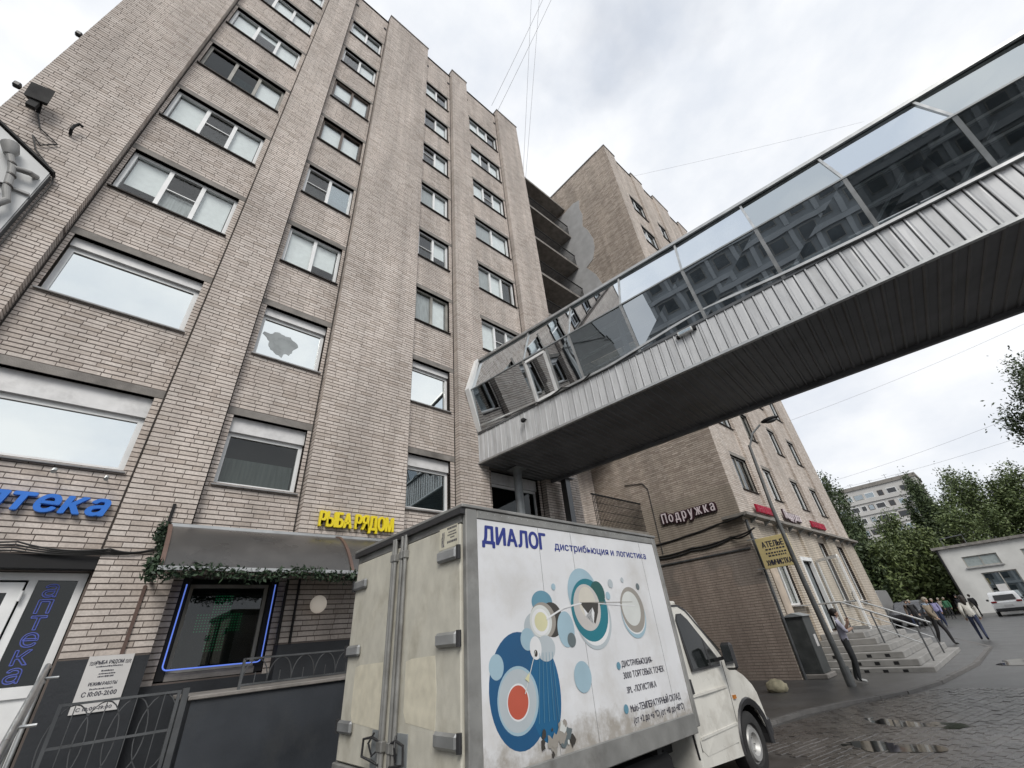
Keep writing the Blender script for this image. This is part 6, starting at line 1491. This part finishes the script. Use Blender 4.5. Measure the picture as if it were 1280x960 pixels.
# wall facing -x: build facing -y in its own space, then turn by -90 degrees
gq = bpy.data.objects.new('front_wall', None)
def turn(mb, x0): mb.v = [(x0 + y, -x, z) for x, y, z in mb.v]; return mb
gm = MB(); hol2 = [(-b_, -a_, c_, d_) for a_, b_, c_, d_ in holes]
wall_panel(gm, -5.0, 26, 0.0, 0, 5.95, hol2, 0.2); turn(gm, 65.2).build('wall', 'garage', gw)
MB().box(65.45, 80, -25.9, 4.9, 0, 5.8).build('wall', 'room', gw); MB().box(65.22, 80, 4.91, 5.0, 0, 5.94).build('wall', 'garage', gw)
MB().box(64.9, 80.2, -26.2, 5.3, 5.955, 6.2).build('roof', 'concrete_dk', gw)
for (a_, b_, c_, d_) in hol2:
    f = MB(); fr = .09
    f.box(a_, a_ + fr, .1, .18, c_, d_); f.box(b_ - fr, b_, .1, .18, c_, d_); f.box(a_ + fr, b_ - fr, .1, .18, c_, c_ + fr); f.box(a_ + fr, b_ - fr, .1, .18, d_ - fr, d_); f.box((a_ + b_) / 2 - .04, (a_ + b_) / 2 + .04, .1, .17, c_ + fr, d_ - fr)
    w = turn(f, 65.2).build('window', 'frame_grey', gw)
    turn(MB().box(a_ + fr, b_ - fr, .14, .15, c_ + fr, d_ - fr), 65.2).build('pane', 'frost' if c_ > 3 else 'glass_half', w)
    turn(MB().box(a_ - .1, b_ + .1, -.15, .0, c_ - .1, c_), 65.2).build('sill', 'sill_lt', w)
MB().tube([(65.1, 4.95, 0), (65.1, 4.95, 5.95)], .09, 8).build('downpipe', 'black', gw)
turn(MB().box(-2.2, -1.5, -.02, -.001, 1.6, 2.3), 65.2).build('poster', 'paper', gw); turn(MB().box(-1.9, -1.3, -.02, -.001, .7, 1.2), 65.2).build('poster', 'paper', gw)
turn(MB().box(3.1, 4.2, -.04, -.001, 3.0, 3.35), 65.2).build('vent', 'iron', gw)
MB().tube([(66, 4.2, 6.2), (66, 4.2, 7.0), (66, 2.4, 7.1), (66, 2.4, 6.2)], .05, 6).build('roof_rail', 'iron', gw)

fb = thing('far_apartment_block', 'pale panel apartment block with window bands rising behind the trees', 'building', (166, 18, 0))
MB().box(160, 172, 7.6, 60, 0, 31.0).build('wall', 'blockwall', fb)
MB().box(159.7, 172.3, 7.3, 60.3, 31.0, 32.0).build('roof', 'concrete', fb)
for k in range(9):
    z = 29.0 - 3.25 * k
    if z < 2: break
    MB().box(159.72, 159.99, 7.9, 59.5, z - 2.05, z - 1.05).build('balcony_band', 'blockwall', fb)
    y = 8.4; r_ = random.Random(k)
    while y < 40:
        wd = r_.choice((1.3, 1.3, 2.2)); w = MB().box(159.93, 160.0 - .003, y, y + wd, z - .95, z + .55).build('window', r_.choice(('frame_brown', 'pvc', 'frame_grey', 'pvc')), fb)
        MB().box(159.90, 159.928, y + .12, y + wd - .12, z - .83, z + .43).build('pane', 'glass_half' if r_.random() < .5 else 'carglass', w); y += wd + r_.choice((.5, .9))
for y, h in ((14, 2.2), (18, 1.6), (11, 1.2), (23, 1.8)):
    a_ = thing('roof_antenna', 'thin television antenna %s on the far block roof' % {14: 'tallest mast, second from the front', 18: 'third from the front', 11: 'short mast nearest the front corner', 23: 'farthest back'}[y], 'antenna', (164, y, 32), group='antennas on the far block')
    MB().cyl((164, y, 32), (164, y, 32 + h), .05, 6).build('mast', 'iron', a_); MB().bar((164, y - .7, 32 + h * .9), (164, y + .7, 32 + h * .9), .05).build('boom', 'iron', a_)

of = thing('banded_office_building', 'long grey banded building mirrored in the lower glazing of the footbridge', 'building', (-46, -6, 0))
MB().box(-60, -40.0, -48, 10.5, 0, 19.5).build('wall', 'office', of)
MB().box(-60.2, -39.6, -48.2, 10.7, 19.5, 20.0).build('roof', 'roof', of)
for k in range(6):
    z = 1.2 + 3.0 * k
    MB().box(-39.995, -39.7, -48, 10.4, z + 2.0, z + 2.55).build('pale_band', 'officepale', of)
    for j in range(20):
        y = -47 + j * 2.9
        w = MB().box(-39.998, -39.93, y, y + 1.5, z + .2, z + 1.7).build('window', 'frame_grey', of)
        MB().box(-39.929, -39.915, y + .08, y + 1.42, z + .28, z + 1.62).build('pane', 'office_pane', w)
        MB().box(-39.998, -39.82, y + 1.9, y + 2.35, z - .4, z + 1.99).build('pier', 'officepale', of)

# ------------------------------------------------------------------ trees
def tree(label, loc, h, rx, ry, rz, cz, n, leaf, mat, seed, trunk_r=.25, clumps=46, name='broadleaf_tree'):
    r_ = np.random.default_rng(seed); t = thing(name, label, 'tree', loc, local=True, group='trees along the street')
    m = MB(); m.tube([(0, 0, -.05), (.1, .05, h * .3), (-.1, .1, h * .6), (0, 0, h * .88)], [trunk_r, trunk_r * .8, trunk_r * .5, .04], 8)
    P = []
    while len(P) < clumps:
        p = r_.uniform(-1, 1, 3); d = np.linalg.norm(p)
        if d > 1 or d < .2: continue
        q = p * np.array([rx, ry, rz]) * (1 + .15 * math.sin(5 * math.atan2(p[1], p[0]) + seed)); q[2] += cz; P.append(q)
    for q in P[:14]: m.tube([(0, 0, max(.2, q[2] * .55)), (q[0] * .5, q[1] * .5, q[2] * .82), tuple(q)], [trunk_r * .35, trunk_r * .2, .02], 5)
    m.build('trunk', 'trunk', t, smooth=True)
    P = np.array(P); sz = np.array([rx, ry, rz]) * .14
    me = leafcloud(P, tuple(sz), n, leaf, seed); me.materials.append(MAT[mat])
    tag(put('crown', me, t), kind='stuff')
    return t
tree('tall dark lime tree rising beside the far end of the brick wing', (72, 12.9, 0), 16, 2.6, 2.3, 7.4, 8.8, 20000, .16, 'leafb', 1)
tree('slender dark tree in front of the far apartment block', (84, 5.0, 0), 16, 2.2, 1.9, 6.2, 10.0, 18000, .16, 'leafb', 2)
tree('broad mid green tree right of the far block', (88, -0.2, 0), 16.5, 4.4, 3.8, 7.0, 9.4, 24000, .17, 'leafa', 3)
tree('round green tree above the white building roof', (90, -5.2, 0), 15.5, 5, 4.6, 6.6, 8.8, 22000, .17, 'leafa', 4)
tree('bushy pale green tree before the parked van', (70, 9.6, 0), 7.6, 3.0, 3.2, 3.6, 4.0, 7000, .22, 'leafc', 5, .14)
tree('bushy light green tree left of the white building', (72, 6.6, 0), 8.4, 3.2, 2.6, 4.2, 4.4, 7000, .22, 'leafc', 6, .14)
tree('low dark green tree at the foot of the lime tree', (70, 12.6, 0), 9.0, 3, 2.6, 4.4, 4.8, 7000, .22, 'leafb', 7, .16)
tree('dark spreading tree reaching in from the right edge', (46, -7.7, 0), 16.5, 3.4, 3.0, 5.8, 10.2, 60000, .115, 'leafb', 8, .3, 70)
tree('dark green tree filling the gap behind the white building', (96, 5.2, 0), 12, 4.5, 4.2, 5.6, 6.2, 8000, .28, 'leafb', 9)
tree('mid green tree far right behind the white building', (86, -11, 0), 15, 5, 5, 6.5, 8.5, 8000, .28, 'leafa', 10)
tree('rounded mid green tree between the slender one and the broad one', (80, 3.2, 0), 12.5, 3.4, 3.0, 5.2, 7.0, 14000, .17, 'leafa', 12)
tree('rounded green tree low in front of the far block', (78, 9.0, 0), 11.0, 3.2, 3.0, 4.8, 6.0, 14000, .17, 'leafa', 13)
hed = tree('dense hedge of bushes closing the end of the street', (78, 9.5, 0), 5, 3.0, 7.5, 2.8, 2.4, 12000, .2, 'leafc', 11, .1, 80, name='hedge')

# ------------------------------------------------------------------ overhead wires
def wire(p, q, label, r=.012, sag=.6, mat='wire_pale'):
    P = [Vector(p).lerp(Vector(q), i / 24) - Vector((0, 0, sag * 4 * (i / 24) * (1 - i / 24))) for i in range(25)]
    return tag(MB().tube(P, r, 4).build('overhead_wire', mat), label, 'wire', 'overhead wires')
wire((8.65, 8.21, 28.24), (9.09, 2.61, 34), 'left of the two wires slanting off the brick block roof', .011, .1)
wire((9.10, 8.21, 28.24), (9.56, 2.67, 34), 'right of the two wires slanting off the brick block roof', .011, .1)
wire((12.95, 10.35, 27.3), (9.86, 4.14, 40), 'left upright wire leaving the loggia roof', .011, .1)
wire((13.17, 10.35, 27.3), (10.31, 3.76, 40), 'right upright wire leaving the loggia roof', .011, .1)
wire((18.99, 5.4, 28.1), (28.81, -6.48, 29), 'thin wire from the brick wing roof over the footbridge', .006, .1)
wire((30.0, 6.2, 12.2), (40, -7.35, 16.37), 'wire crossing the sky below the footbridge', .008, .2)
wire((60, 12.83, 13.4), (60, -5.81, 13.75), 'lower faint wire above the far apartment block', .012, .3)
wire((60, 12.83, 14.2), (60, -5.81, 15.6), 'upper faint wire above the far apartment block', .012, .3)
